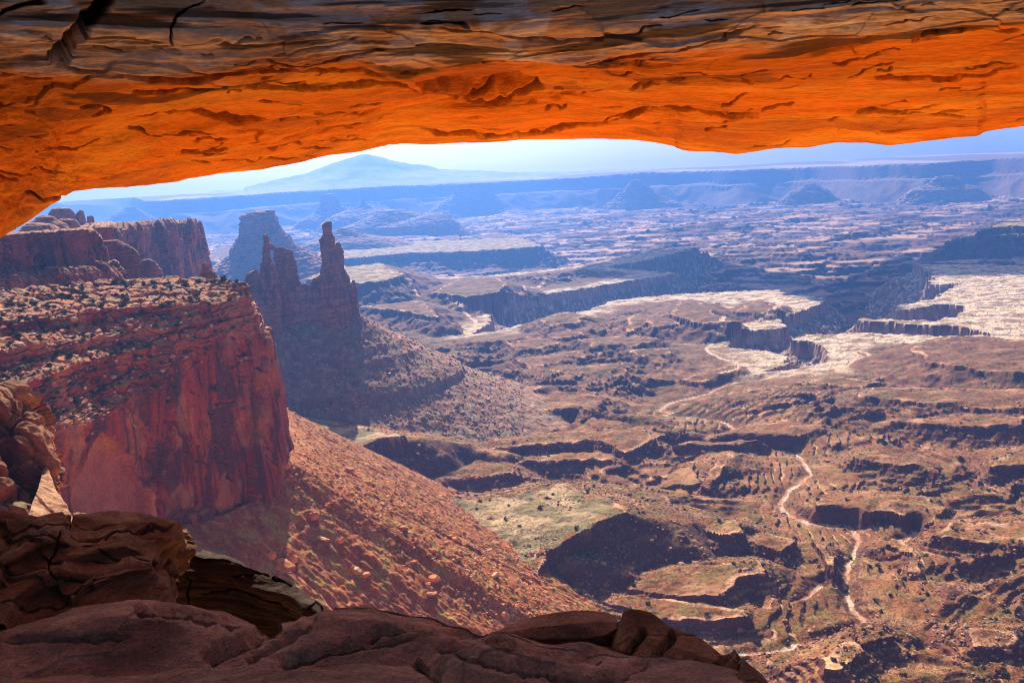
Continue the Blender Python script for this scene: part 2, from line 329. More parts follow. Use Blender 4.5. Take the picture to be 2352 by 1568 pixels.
        hit = np.zeros(x.shape, bool); hm_ = t2 > H[m]; hit[m] = hm_; H[hit] = t2[hm_]; cls = np.where(hit, np.where(d > 0, 4, 5), cls)
        white = np.where(hit, 0, white); lip = np.where(hit, np.where(d > 0, sst(3+far*.003, 1, d+3*jx*.2)*sst(-.35, .1, n2(x/45, y/45, 35)), 0), lip)
        if k in (0, 1, 47, 48, 46, 32): white = np.where(hit & (d > 6+10*fbm2(x/25, y/25, 2, 87)), .45, white)
    # --- talus under the near cliff and under the spires
    d, arc, _ = polydist(x, y, CL); zc = np.interp(arc, np.concatenate([[0], np.cumsum(np.hypot(*np.diff(np.array(CL), axis=0).T))]), CLz+[-200, -215, -230, -240])
    gul = np.abs(n2(arc/7+0.4*n2(d/30, arc/30, 71), d/110, 72))*3.6+np.abs(n2(arc/22, d/260, 73))*3.5
    rub = 1.4*fbm2(x/7, y/7, 3, 74)
    t1 = zc+3-0.72*d+0.0001*np.minimum(d, 400)**2-gul*sst(5, 60, d)*.7+rub*sst(0, 20, d)
    hit = t1 > H; H = np.where(hit, t1, H); cls = np.where(hit, 6, cls); white = np.where(hit, 0, white)
    d, arc, _ = polydist(x, y, TR)
    gul = np.abs(n2(arc/24+.5*n2(d/50, arc/50, 75), d/300, 76))*10
    t1 = -196-0.64*d+0.0004*np.minimum(d, 400)**2-gul*sst(5, 80, d)*.6+1.5*fbm2(x/14, y/14, 3, 77)
    ban = sst(0, 1, np.clip((t1+292)/6, 0, 1)); 
    t1 = np.where(t1 < -286, t1-7*sst(-286, -289, t1), t1)
    hit = t1 > H; H = np.where(hit, t1, H); cls = np.where(hit, 7, cls); white = np.where(hit, 0, white)
    # --- wash and roads
    rd = np.zeros(x.shape, bool); ws = np.zeros(x.shape, bool)
    nearm = (r < 9000)
    for pl in WASH:
        a = wz(pl, -360); m = nearm & (x > a[:, 0].min()-80) & (x < a[:, 0].max()+80) & (y > a[:, 1].min()-80) & (y < a[:, 1].max()+80)
        if not m.any(): continue
        d = polydist(x[m]+jx[m]*.35, y[m]+jy[m]*.35, a)[0]; wd = 1.0+0.0013*r[m]
        hh = H[m]; H[m] = np.where(d < wd*7, lerp(np.minimum(hh, RIM-4.5-3*(1-d/(wd*7))), hh, sst(wd*1.1, wd*7, d)), hh)
        ws[m] |= (d < wd*(1+.4*n2(x[m]/15, y[m]/15, 81))) & (cls[m] < 6)
    for pl in ROADS:
        a = wz(pl, RIM); m = nearm & (x > a[:, 0].min()-40) & (x < a[:, 0].max()+40) & (y > a[:, 1].min()-40) & (y < a[:, 1].max()+40)
        d = polydist(x[m]+jx[m]*.3, y[m]+jy[m]*.3, a)[0]; rd[m] |= (d < 1.5+0.0014*r[m])
    # --- slope right under the viewpoint
    H = np.where(r < 500, np.maximum(H, -14-.99*r), H)
    # --- far plateau
    rr = rim_r(th); d = r-rr; zt = -120+20*n2(x/3000, y/3000, 91)
    farm = r > 6500
    gl = 260*np.abs(fbm2(x/700, y/700, 4, 92))
    pr = np.where(d > 0, zt, np.where(d > -120, zt+d/120*115, np.where(d > -240, zt-115+(d+120)*.15-gl*.08, zt-133+(d+240)*.52-gl*.18)))
    pr = np.where(d > 0, zt+10*fbm2(x/900, y/900, 4, 93), pr)
    hit = farm & (pr > H); H = np.where(hit, pr, H); cls = np.where(hit, 8, cls); white = np.where(hit, sst(.1, .4, n2(x/900, y/2500, 94))*(d > 0)*.5, white)
    # small rubble everywhere
    H = H+0.35*fbm2(x/5, y/5, 2, 95)*sst(4000, 1500, r)
    return H, cls, white, rd, ws, d1, lip*(cls < 6)
TH = np.radians(np.linspace(-35.5, 35.5, 1250))
rs = [285.0]
while rs[-1] < 13300:
    q = rs[-1]; rs.append(q+min(q*q/318500*1.0, 0.0042*q) if q < 11500 else q*1.02)
RS = np.array(rs); NR, NC = len(RS), len(TH)
RR, TT = np.meshgrid(RS, TH, indexing='ij'); GX = RR*np.sin(TT); GY = RR*np.cos(TT)
HH = np.empty(GX.shape); CLS = np.empty(GX.shape, int); WHT = np.empty(GX.shape); RD = np.empty(GX.shape, bool); WS = np.empty(GX.shape, bool); D1 = np.empty(GX.shape); HIL = np.empty(GX.shape)
for a in range(0, NR, 150):
    s_ = slice(a, min(NR, a+150)); HH[s_], CLS[s_], WHT[s_], RD[s_], WS[s_], D1[s_], HIL[s_] = terrain(GX[s_], GY[s_])
gr = np.gradient(HH, axis=0)/np.gradient(RS)[:, None]; gt = np.gradient(HH, axis=1)/(RR*(TH[1]-TH[0])); STEEP = np.hypot(gr, gt)
def terrain_colour():
    x, y = GX, GY
    C = np.empty(x.shape+(3,)); C[:] = (0.225, 0.088, 0.036)
    nA = fbm2(x/90, y/60, 4, 101); nB = fbm2(x/22, y/16, 3, 102)
    C = mixc(C, (0.29, 0.12, 0.058), sst(-.1, .5, nA)); C = mixc(C, (0.175, 0.122, 0.038), sst(-.25, .35, nB+0.5*fbm2(x/260, y/200, 3, 103))*.75)
    slick = sst(.15, .4, fbm2(x/45, y/30, 4, 104)); C = mixc(C, (0.50, 0.27, 0.18), slick*.4*(RR < 2600))
    C = C*np.array((1, .93, .72)); C = C*(1-.34*sst(1000, 1800, RR))[..., None]; C = mixc(C, (0.62, 0.33, 0.185), HIL*.8); C = mixc(C, (0.115, 0.036, 0.024), sst(.3, .75, STEEP)*.92)  # steep faces: darker rock colour with shade painted in; soil darkens with distance
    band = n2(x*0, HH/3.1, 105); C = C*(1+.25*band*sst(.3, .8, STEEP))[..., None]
    low = (CLS == 2); cl = np.empty_like(C); cl[:] = (0.15, 0.065, 0.042); cl = mixc(cl, (0.52, 0.30, 0.21), sst(.05, .5, fbm2(x/700, y/350, 5, 106)+.25)); cl = mixc(cl, (0.09, 0.04, 0.035), sst(.12, .45, STEEP))  # low country's steep ground likewise darkened for deeper shade
    C = np.where(low[..., None], cl, C)
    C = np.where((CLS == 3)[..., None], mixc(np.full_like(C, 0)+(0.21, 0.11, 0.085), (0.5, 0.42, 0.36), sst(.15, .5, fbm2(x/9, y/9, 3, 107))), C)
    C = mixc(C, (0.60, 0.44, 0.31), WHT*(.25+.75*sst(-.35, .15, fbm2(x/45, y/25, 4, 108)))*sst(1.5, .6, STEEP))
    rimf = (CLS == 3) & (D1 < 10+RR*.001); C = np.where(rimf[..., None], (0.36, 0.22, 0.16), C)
    mt = (CLS == 4); C = np.where((mt & (WHT > .3))[..., None], mixc(np.zeros_like(C)+(0.42, 0.28, 0.15), (0.21, 0.15, 0.065), sst(-.35, .15, fbm2(x/50, y/35, 4, 109))), C)
    tl = CLS == 6; ct = mixc(np.zeros_like(C)+(0.38, 0.115, 0.035), (0.40, 0.25, 0.06), sst(0, .5, fbm2(x/16, y/16, 4, 110))*.8)
    ct = mixc(ct, (0.52, 0.20, 0.08), sst(.25, .45, fbm2(x/5, y/5, 2, 111))); ct = ct*np.array((.84, .78, .7)); C = np.where(tl[..., None], ct, C)
    tl = CLS == 7; ct = mixc(np.zeros_like(C)+(0.29, 0.14, 0.085), (0.26, 0.2, 0.11), sst(0, .5, fbm2(x/30, y/30, 4, 112))*.8)
    ct = mixc(ct, (0.42, 0.22, 0.15), sst(.2, .45, fbm2(x/10, y/10, 2, 113))); C = np.where(tl[..., None], ct, C)
    far = CLS == 8; C = np.where(far[..., None], mixc(np.zeros_like(C)+(0.20, 0.11, 0.08), (0.6, 0.5, 0.42), WHT), C)
    C = np.where(RD[..., None], (0.62, 0.38, 0.26), C); C = np.where(WS[..., None], mixc(np.zeros_like(C)+(0.46, 0.23, 0.14), (0.6, 0.40, 0.30), sst(-.1, .3, nB)), C)
    return C
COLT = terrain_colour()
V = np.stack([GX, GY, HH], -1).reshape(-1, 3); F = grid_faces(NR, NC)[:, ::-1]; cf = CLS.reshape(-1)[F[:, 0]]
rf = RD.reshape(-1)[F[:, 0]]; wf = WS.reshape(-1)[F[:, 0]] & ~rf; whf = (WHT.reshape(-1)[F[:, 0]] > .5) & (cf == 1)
def sub_terrain(name, m, label, cat):
    f = F[m]
    if not len(f): return
    u, inv = np.unique(f, return_inverse=True)
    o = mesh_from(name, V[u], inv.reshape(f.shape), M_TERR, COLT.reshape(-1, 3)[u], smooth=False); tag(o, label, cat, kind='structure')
oth = ~rf & ~wf
sub_terrain('canyon_floor', oth & np.isin(cf, (1, 4, 5)) & ~whf, 'reddish brown canyon bench with scrub and ledges', 'ground')
sub_terrain('slickrock_rim', oth & whf, 'pale slickrock along the canyon rim', 'ground')
sub_terrain('lower_canyon', oth & (cf == 2), 'hazy maze of low ledges in the canyon basin', 'ground')
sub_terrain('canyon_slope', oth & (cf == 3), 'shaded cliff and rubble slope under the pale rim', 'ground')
sub_terrain('talus_slope', oth & (cf == 6), 'orange rubble slope under the near red cliff', 'ground')
sub_terrain('spire_slope', oth & (cf == 7), 'rubble slope under the twin spires', 'ground')
sub_terrain('far_plateau', oth & (cf == 8), 'long hazy plateau along the horizon', 'hills')
sub_terrain('dirt_road', rf, 'pale dirt track winding along the rim', 'road')
sub_terrain('dry_wash', wf, 'pale dry streambed winding through the bench', 'wash')
def ground_z(x, y):
    r = np.hypot(x, y); th = np.arctan2(x, y)
    fi = np.clip(np.interp(r, RS, np.arange(NR)), 0, NR-1.001); fj = np.clip((th-TH[0])/(TH[1]-TH[0]), 0, NC-1.001)
    i = fi.astype(int); j = fj.astype(int); a = fi-i; b = fj-j
    z = (HH[i, j]*(1-a)+HH[i+1, j]*a)*(1-b)+(HH[i, j+1]*(1-a)+HH[i+1, j+1]*a)*b
    return z, CLS[i, j], STEEP[i, j], WS[i, j] | RD[i, j]

# ------------------------------------------------------------------ patches: sheets through measured lines
def patch(name, A, nu, nv, wts, disp, colf, mat, smooth=True, cols_power=None, flip=False):
    B = catmull(A, nu); P, t = lin_rows(B, wts, nv); N = face_cam(normals(P), P)
    U = np.linspace(0, 1, nu)[:, None]+0*t[None]; T = t[None]+0*U
    P2 = disp(P, N, U, T); N2 = normals(P2); N2 = face_cam(N2, P2)
    C = colf(P2, N2, U, T); Fq = grid_faces(nu, nv)
    if flip: Fq = Fq[:, ::-1]
    return mesh_from(name, P2, Fq, mat, C, smooth)

# --- the near cliff
ap = [-150, 0, 60, 140, 220, 300, 390, 460, 530, 565]
r1y = [690, 668, 664, 655, 646, 640, 636, 640, 642, 650]; r1d = [560, 573, 580, 600, 620, 625, 630, 625, 612, 602]
r2y = [760, 745, 735, 722, 712, 706, 700, 695, 690, 684]; r2d = [480, 497, 505, 518, 536, 545, 548, 560, 580, 590]
r3y = [785, 770, 760, 747, 737, 730, 722, 714, 706, 701]; r3d = [478, 495, 503, 516, 534, 543, 546, 558, 578, 588]
r3by = [830, 805, 795, 785, 776, 766, 752, 735, 718, 706]; r3bd = [450, 462, 472, 490, 515, 527, 535, 550, 573, 586]
r3cy = [862, 836, 826, 814, 804, 788, 770, 748, 726, 711]; r3cd = [448, 460, 470, 488, 513, 525, 533, 548, 572, 585]
r4y = [930, 905, 880, 842, 824, 808, 790, 762, 735, 716]; r4d = [420, 432, 445, 470, 500, 515, 527, 543, 570, 584]
r5y = [980, 955, 932, 893, 868, 846, 822, 786, 752, 732]; r5d = [418, 430, 443, 468, 498, 513, 525, 541, 568, 582]
r6y = [1010, 1000, 998, 988, 965, 915, 845, 800, 765, 745]; r6d = [395, 405, 420, 445, 468, 495, 520, 538, 563, 580]
r7y = [1100]*3+[1080, 1060, 1030, 980, 940, 900, 860]; r7d = [395, 405, 422, 449, 472, 497, 521, 539, 563, 581]
bp = [-150, 0, 60, 140, 230, 330, 430, 520, 592, 640]; r9y = [1260, 1250, 1250, 1245, 1235, 1235, 1225, 1205, 1170, 1120]; r9d = [395, 405, 425, 455, 478, 500, 520, 540, 562, 580]
st = []
for k in range(10):
    pt = [WD(ap[k], r1y[k], r1d[k])+np.array([0, 60, -90])]
    for yy, dd in ((r1y, r1d), (r2y, r2d), (r3y, r3d), (r3by, r3bd), (r3cy, r3cd), (r4y, r4d), (r5y, r5d), (r6y, r6d)): pt.append(WD(ap[k], yy[k], dd[k]))
    pt.append(WD(lerp(ap[k], bp[k], .35), r7y[k], r7d[k])); pt.append(WD(bp[k], r9y[k], r9d[k])); pt.append(pt[-1]+np.array([0, 10, -40])); st.append(pt)
for (xs, dd, ys) in (([566, 570, 580, 586, 588, 590, 593, 597, 601, 625, 662], 598, [660, 690, 700, 712, 716, 722, 735, 755, 775, 900, 1080]),
                     ([540, 545, 560, 570, 575, 580, 585, 590, 595, 620, 655], 680, [662, 690, 700, 712, 716, 722, 735, 750, 770, 880, 1000]),
                     ([430, 430, 440, 440, 440, 440, 440, 440, 440, 440, 440], 820, [664, 690, 700, 712, 716, 722, 735, 745, 760, 820, 900])):
    pt = [WD(xs[0], ys[0], dd)+np.array([-10, 30, -60])]
    for q in range(0, 11):
        if q == 10: break
        pt.append(WD(xs[q], ys[q], dd+q*.6))
    pt.append(WD(xs[10], ys[10], dd+8)+np.array([0, 10, -50])); st.append(pt)
A = np.array([[p for p in s] for s in st])
def cliff_disp(wall_from, amp=1.0, strata=1.2, flute=6.0, ss=1.0):
    def f(P, N, U, T):
        x, y, z = P[..., 0]/ss, P[..., 1]/ss, P[..., 2]/ss
        wall = sst(wall_from-.4, wall_from+.2, T)
        lay = n3(x/60, y/60, z/2.2, 1)+.6*n3(x/40, y/40, z/.9, 2)+.8*n3(x/70, y/70, z/6, 3)
        v, e = cellblocks(x/11, y/11, z/5, 3); blk = (v-.5)*2.2-1.6*sst(.10, .0, e)
        v2, e2 = cellblocks(x/26+.2*n3(x/9, y/9, z/9, 5), y/26, z/75, 9); v3, e3 = cellblocks(x/10+.2*n3(x/5, y/5, z/20, 6), y/10, z/46, 12); slab = (v2-.5)*flute*1.3-flute*.5*sst(.05, 0, e2)+(v3-.5)*2.6-1.6*sst(.05, 0, e3)
        d = strata*lay*(1-.93*wall)+blk*(1-.85*wall)+slab*wall+3.0*fbm3(x/35, y/35, z/70, 4, 7)*wall+.9*fbm3(x/6, y/6, z/4, 3, 8)*(1-.6*wall)
        edge = sst(0, .5, T)
        return P+N*(d*amp*edge*ss)[..., None]
    return f
def cliff_col(wall_from, base=(0.36, 0.062, 0.026), top=(0.36, 0.135, 0.06)):
    def f(P, N, U, T):
        x, y, z = P[..., 0], P[..., 1], P[..., 2]
        C = np.zeros(P.shape)+base
        wl = sst(wall_from-.6, wall_from+.3, T)
        C = mixc(C, (0.44, 0.13, 0.06), sst(-.2, .5, n3(x/50, y/50, z/1.8, 11)*(1-wl)+.7*n3(x/22, y/22, z/60, 12)))
        C = mixc(C, (0.10, 0.03, 0.03), wl*sst(.05, .35, fbm3(x/4, y/4, z/90, 4, 18))*.75)
        varn = sst(.05, .3, fbm3(x/16, y/16, z/46, 4, 13)); C = mixc(C, (0.11, 0.045, 0.045), varn*.85*sst(.7, .3, np.abs(N[..., 2])))
        slabc = sst(.15, .35, fbm3(x/30, y/30, z/50, 3, 14)); C = mixc(C, (0.52, 0.19, 0.09), slabc*.6)
        fl = sst(.45, .8, N[..., 2]); C = mixc(C, top, fl*.85)
        C = mixc(C, (0.22, 0.17, 0.07), fl*sst(-.05, .35, fbm3(x/12, y/12, z/12, 3, 15))*.75)
        C = mixc(C, (0.60, 0.32, 0.18), fl*sst(.3, .45, fbm3(x/4, y/4, z/4, 2, 16))*.5)
        return C
    return f
SCAR = np.array([(233, 989), (220, 1008), (205, 1035), (185, 1077), (158, 1121), (165, 1182), (150, 1260), (350, 1260), (343, 1202), (330, 1118), (303, 1070), (270, 1010)], float)
FLK = np.array([(330, 1112), (345, 1118), (358, 1140), (362, 1215), (335, 1225), (328, 1150)], float)
cdisp, ccol = cliff_disp(8.2), cliff_col(8.2)
def red_disp(P, N, U, T):
    P2 = cdisp(P, N, U, T); qx, qy = pix(P); jx = 5*fbm2(qx/30, qy/40, 3, 8); w_ = (T > 8.2) & (qx > 100)
    d, _, ins = polydist(qx+jx, qy, SCAR, True); k = np.where(ins & w_, sst(0, 5, d), 0); P2 = lerp(P2, P+N*fbm3(P[..., 0]/30, P[..., 1]/30, P[..., 2]/40, 3, 4)[..., None]*1.2, k[..., None]*.85)-N*(k*5.5)[..., None]
    d, _, ins = polydist(qx+jx, qy, FLK, True); return P2+N*(np.where(ins & w_, sst(0, 4, d), 0)*4)[..., None]
def red_col(P, N, U, T):
    C = ccol(P, N, U, T); qx, qy = pix(P); jx = 5*fbm2(qx/30, qy/40, 3, 8); w_ = (T > 8.2) & (qx > 100)
    d, _, ins = polydist(qx+jx, qy, SCAR, True); k = np.where(ins & w_, sst(0, 4, d), 0); C = mixc(C, lerp(np.array((0.60, 0.22, 0.07)), np.array((0.52, 0.17, 0.12)), sst(1020, 1050, qy+jx*2)[..., None]), k*.85)
    d, _, ins = polydist(qx+jx, qy, FLK, True); return mixc(C, (0.62, 0.20, 0.09), np.where(ins & w_, sst(0, 3, d), 0))
o = patch('red_cliff', A, 620, 760, [.5, 1.1, .4, 1, .4, 1.4, .6, 1.6, 2.0, 3.4, .3], red_disp, red_col, M_CLIFF, smooth=False)
tag(o, 'tall red sandstone cliff with stepped ledges, on the left below the arch', 'cliff')

# --- red wall behind it, and the far blue-purple mesa
def simple_wall(name, cols, nu, nv, wts, wall_from, label, cat, ss=1.0, amp=1.0, flute=6.0, base=(0.30, 0.085, 0.045)):
    A = np.array([[WD(*p) if len(p) == 3 else np.array(p[:3]) for p in c] for c in cols])
    o = patch(name, A, nu, nv, wts, cliff_disp(wall_from, amp=amp, ss=ss, flute=flute), cliff_col(wall_from, base), M_CLIFF, smooth=False)
    tag(o, label, cat); return o
cols = []
for (px, yt, yb, y2, y3, D) in ((-200, 545, 632, 662, 700, 700), (-60, 542, 629, 656, 690, 715), (0, 540, 626, 652, 686, 720), (88, 533, 620, 642, 676, 735), (150, 530, 613, 636, 668, 745), (205, 527, 608, 630, 660, 760), (228, 540, 606, 622, 658, 775)):
    cols.append([(px-6, yt+40, D+160), (px-4, yt-2, D+90), (px, yt, D), (px+1, yt+(yb-yt)*.5, D-2), (px+3, yb, D-4), (px+8, yb+8, D-28), (px+10, y2, D-34), (px+12, y2+12, D-36), (px+16, y3, D-46), (px+16, y3+40, D-50)])
cols.append([(228, 600, 960), (230, 545, 900), (234, 552, 800), (238, 580, 800), (243, 608, 800), (262, 606, 790), (280, 622, 780), (288, 632, 775), (295, 660, 770), (295, 700, 760)])
cols.append([(200, 600, 1000), (210, 550, 960), (225, 556, 900), (230, 580, 900), (234, 608, 900), (250, 606, 900), (268, 622, 900), (275, 632, 900), (280, 660, 900), (280, 700, 900)])
simple_wall('red_wall', cols, 300, 260, [.3, .3, 1.2, 1.2, .4, .5, .3, .5, .3], 2.6, 'blocky red rock wall with dark varnish patches, left below the arch foot', 'cliff', ss=.55, amp=1.1, flute=6, base=(0.36, 0.10, 0.05))
cols = []
for (px, yb_, yt, D) in ((60, 512, 545, 1000), (180, 511, 535, 1050), (262, 510, 525, 1120), (340, 509, 516, 1260), (400, 508, 512, 1400), (445, 507.5, 509, 1500)):
    cols.append([(px, yb_+60, D+500), (px, yb_, D+420-(px > 400)*200), (px, yt, D), (px+1, yt+12, D-6), (px+3, yt+60, D-10), (px+6, 640, D-22), (px+10, 690, D-80)])
cols.append([(456, 570, 1720), (453, 509, 1640), (456, 512, 1540), (459, 525, 1538), (467, 570, 1536), (486, 640, 1530), (500, 690, 1470)])
cols.append([(440, 570, 1900), (440, 511, 1880), (445, 514, 1860), (448, 525, 1860), (455, 570, 1860), (470, 640, 1860), (480, 690, 1860)])
simple_wall('flat_mesa', cols, 330, 240, [.2, .5, .4, 1.4, 2.2, 1], 1.8, 'flat topped purple mesa with a sheer wall, far left of the spires', 'mesa', ss=1.1, amp=1.0, flute=9, base=(0.30, 0.13, 0.09))

# ------------------------------------------------------------------ lofts: towers and knobs read off level by level
def loft_mesh(levels, D, depth=0.8, nseg=72, step=1.0, amp=1.0, seed=0, minb=None, ex=2.6, sc_=(lambda y: y), sx=(lambda x: x), doff=0):
    """levels: (y, left, right) in photo lines; returns verts, faces of a closed rock column at distance D"""
    lv = np.array(levels, float); ys = sc_(lv[:, 0]); Lx = sx(lv[:, 1]); Rx = sx(lv[:, 2])
    n = max(6, int((ys[-1]-ys[0])/step)); yy = np.linspace(ys[0], ys[-1], n)
    l = np.interp(yy, ys, Lx); r = np.interp(yy, ys, Rx); Lp = WD(l, yy, D); Rp = WD(r, yy, D)
    c = (Lp+Rp)/2; zc = c[:, 2]; a = (Rp-Lp)/2; a[:, 2] = 0; hw = np.linalg.norm(a, axis=1); ah = a/(hw[:, None]+1e-9)
    bh = np.stack([-ah[:, 1], ah[:, 0], 0*hw], 1)
    ph = np.linspace(0, 2*np.pi, nseg, endpoint=False); cs, sn = np.cos(ph), np.sin(ph)
    su = np.sign(cs)*np.abs(cs)**(2/ex); sv = np.sign(sn)*np.abs(sn)**(2/ex)
    b = hw*depth if minb is None else np.maximum(hw*depth, minb)
    P = c[:, None]+ah[:, None]*(hw[:, None]*su)[..., None]+bh[:, None]*(b[:, None]*sv)[..., None]
    P[..., 2] = zc[:, None]; P[..., :2] += (np.array([0, doff]))
    nrm = P-c[:, None]-np.array([0, doff, 0]); nrm[..., 2] = 0; nrm /= np.linalg.norm(nrm, axis=-1)[..., None]+1e-9
    x, y, z = P[..., 0], P[..., 1], P[..., 2]
    s = D/1350.
    v, e = cellblocks(x/(8*s), y/(8*s), z/(26*s), seed); v2, e2 = cellblocks(x/(5*s), y/(5*s), z/(4*s), seed+3)
    d = ((v-.5)*3.2-1.8*sst(.12, 0, e)+(v2-.5)*1.1+1.0*n3(x/30, y/30, z/2.2/s, seed+1)+.5*fbm3(x/4/s, y/4/s, z/4/s, 3, seed+2))*s*amp
    d = d*np.minimum(1, hw/(9*s))[:, None]
    P = P+nrm*d[..., None]
    rings = [P]; 
    for k in (.6, .25, .02): rings.insert(0, (c[0]+np.array([0, doff, 0])+(P[0]-c[0]-np.array([0, doff, 0]))*k)[None]+np.array([0, 0, .6*s*(1-k)]))
    Q = np.concatenate(rings); return Q.reshape(-1, 3), grid_faces(len(Q), nseg, True)
def rock_colour(Vt, base, alt, dark, s=1.0, seed=0):
    x, y, z = Vt.T; C = np.zeros(Vt.shape)+base
    C = mixc(C, alt, sst(-.2, .5, n3(x/40/s, y/40/s, z/2/s, seed+11)+.4*n3(x/12/s, y/12/s, z/20/s, seed+12)))
    return mixc(C, dark, sst(.1, .4, fbm3(x/10/s, y/10/s, z/30/s, 3, seed+13))*.6)
def loft_obj(name, parts, label, cat, base=(0.33, 0.13, 0.085), alt=(0.45, 0.20, 0.12), dark=(0.16, 0.07, 0.055), s=1.0, group=None, pnames=None):
    if pnames:
        root = bpy.data.objects.new(name, None); sc.collection.objects.link(root); b0 = parts[0][0]; root.location = (float(b0[:, 0].mean()), float(b0[:, 1].mean()), float(b0[:, 2].min())); tag(root, label, cat, group)
        for (v, f), pn in zip(parts, pnames):
            mesh_from(pn, v-np.array(root.location), f, M_CLIFF, rock_colour(v, base, alt, dark, s), False, root)
        return root
    Vs = []; Fs = []; n = 0
    for v, f in parts: Vs.append(v); Fs.append(f+n); n += len(v)
    Vt = np.concatenate(Vs); o = mesh_from(name, Vt, np.concatenate(Fs), M_CLIFF, rock_colour(Vt, base, alt, dark, s), smooth=False)
    tag(o, label, cat, group); return o
tx = lambda x: 545.5+x*.1465
ty = lambda y: 488+y*.1465
def TL(levels, seed, **k): return loft_mesh(levels, TWR_D, seed=seed, sc_=ty, sx=tx, step=.8, **k)
loft_obj('rock_spire', [
    TL([(143, 1385, 1485), (160, 1365, 1488), (200, 1335, 1490), (250, 1328, 1490), (280, 1345, 1490), (350, 1342, 1497), (375, 1328, 1525), (430, 1295, 1532), (500, 1300, 1535), (600, 1310, 1560), (800, 1325, 1600), (960, 1308, 1640), (1100, 1260, 1700), (1300, 1230, 1760), (1520, 1200, 1790), (1850, 1170, 1820)], 1),
    TL([(470, 1545, 1600), (510, 1535, 1620), (590, 1545, 1650), (640, 1560, 1665), (760, 1570, 1665), (890, 1570, 1670), (1000, 1580, 1740), (1100, 1600, 1765), (1500, 1600, 1800), (1850, 1570, 1830)], 2),
    TL([(1060, 1800, 1835), (1150, 1770, 1860), (1250, 1760, 1885), (1500, 1750, 1900), (1850, 1720, 1930)], 3),
    TL([(985, 1265, 1330), (1030, 1190, 1400), (1140, 1140, 1400), (1300, 1120, 1400), (1500, 1110, 1400), (1850, 1080, 1430)], 4),
    TL([(890, 1340, 1460), (1000, 1330, 1480), (1200, 1320, 1500), (1500, 1300, 1520), (1850, 1270, 1550)], 5, doff=-14),
    TL([(1000, 1500, 1600), (1150, 1480, 1620), (1500, 1450, 1640), (1850, 1420, 1670)], 6, doff=-18),
    TL([(1200, 1640, 1720), (1350, 1620, 1740), (1500, 1600, 1760), (1850, 1570, 1790)], 7, doff=-16)],
    'tall narrow red rock spire, the right one of the pair on the rubble ridge', 'rock spire', pnames=['column', 'pinnacle', 'shoulder', 'shoulder', 'buttress', 'buttress', 'buttress'])
loft_obj('rock_spire', [
    TL([(347, 393, 474), (375, 400, 490), (400, 395, 495), (430, 408, 492), (465, 410, 490), (490, 405, 540), (510, 400, 560), (560, 383, 555), (590, 386, 522), (650, 375, 515), (700, 380, 528), (760, 385, 543), (800, 362, 560), (900, 350, 600), (1100, 330, 650), (1400, 300, 680), (1560, 280, 700), (1850, 250, 730)], 11),
    TL([(492, 470, 550), (520, 480, 575), (560, 510, 620), (592, 535, 640)], 12, depth=.6),
    TL([(545, 630, 700), (575, 615, 810), (600, 562, 888), (660, 542, 890), (700, 560, 895), (760, 562, 908), (850, 580, 920), (950, 600, 940), (1060, 600, 970), (1130, 600, 1000), (1300, 600, 1080), (1560, 600, 1100), (1850, 570, 1130)], 13, depth=.5),
    TL([(892, 278, 315), (925, 190, 322), (960, 135, 328), (1050, 110, 335), (1150, 90, 340), (1350, 85, 400), (1560, 80, 450), (1850, 50, 480)], 14),
    TL([(780, 560, 610), (850, 545, 650), (1000, 550, 700), (1200, 520, 735), (1560, 500, 740), (1850, 470, 770)], 15, doff=-16),
    TL([(1180, 150, 300), (1300, 140, 420), (1560, 150, 600), (1850, 120, 630)], 16, doff=-15),
    TL([(1000, 650, 710), (1150, 640, 735), (1560, 600, 760), (1850, 570, 790)], 17, doff=-22),
    TL([(1120, 1000, 1060), (1150, 960, 1140), (1250, 900, 1200), (1560, 850, 1300), (1850, 820, 1330)], 18, depth=.3)],
    'red rock tower with a small window through it, left of the narrow spire', 'rock spire', pnames=['column', 'bridge', 'block', 'shoulder', 'buttress', 'buttress', 'buttress', 'saddle'])
zx = lambda x: x*.3662
zy = lambda y: 402+y*.3662
loft_obj('rock_butte', [loft_mesh([(221, 1600, 1718), (228, 1565, 1722), (245, 1520, 1725), (258, 1514, 1728), (330, 1510, 1750), (380, 1506, 1795), (385, 1490, 1802), (430, 1466, 1840), (440, 1455, 1848), (480, 1442, 1905), (520, 1395, 1995), (560, 1320, 2070), (640, 1180, 2220)], 3500, depth=.8, nseg=200, step=.6, seed=21, sc_=zy, sx=zx, amp=1.7, ex=4)],
    'broad flat topped butte with flaring skirts, behind the two spires', 'butte', s=2.6)
nx = lambda x: x*.2197
ny = lambda y: 430.6+y*.2197
def KL(levels, D, seed, **k): return loft_mesh(levels, D, seed=seed, sc_=ny, sx=nx, step=.8, **k)
K = dict(amp=.55, ex=2.1)
loft_obj('rock_dome', [KL([(210, 570, 640), (222, 530, 730), (250, 505, 770), (300, 485, 800), (345, 478, 830), (400, 470, 860)], 1400, 31, **K), KL([(238, 830, 860), (260, 800, 880), (300, 780, 893), (345, 770, 905), (400, 760, 915)], 1390, 32, **K)],
    'rounded pale red rock dome on the skyline beside the arch foot', 'rock dome', base=(0.42, 0.2, 0.13))
loft_obj('balanced_rock', [KL([(298, 910, 965), (315, 905, 980), (340, 908, 982), (370, 900, 990)], 1380, 33, **K)], 'small round rock right of the skyline dome', 'rock', base=(0.42, 0.2, 0.13))
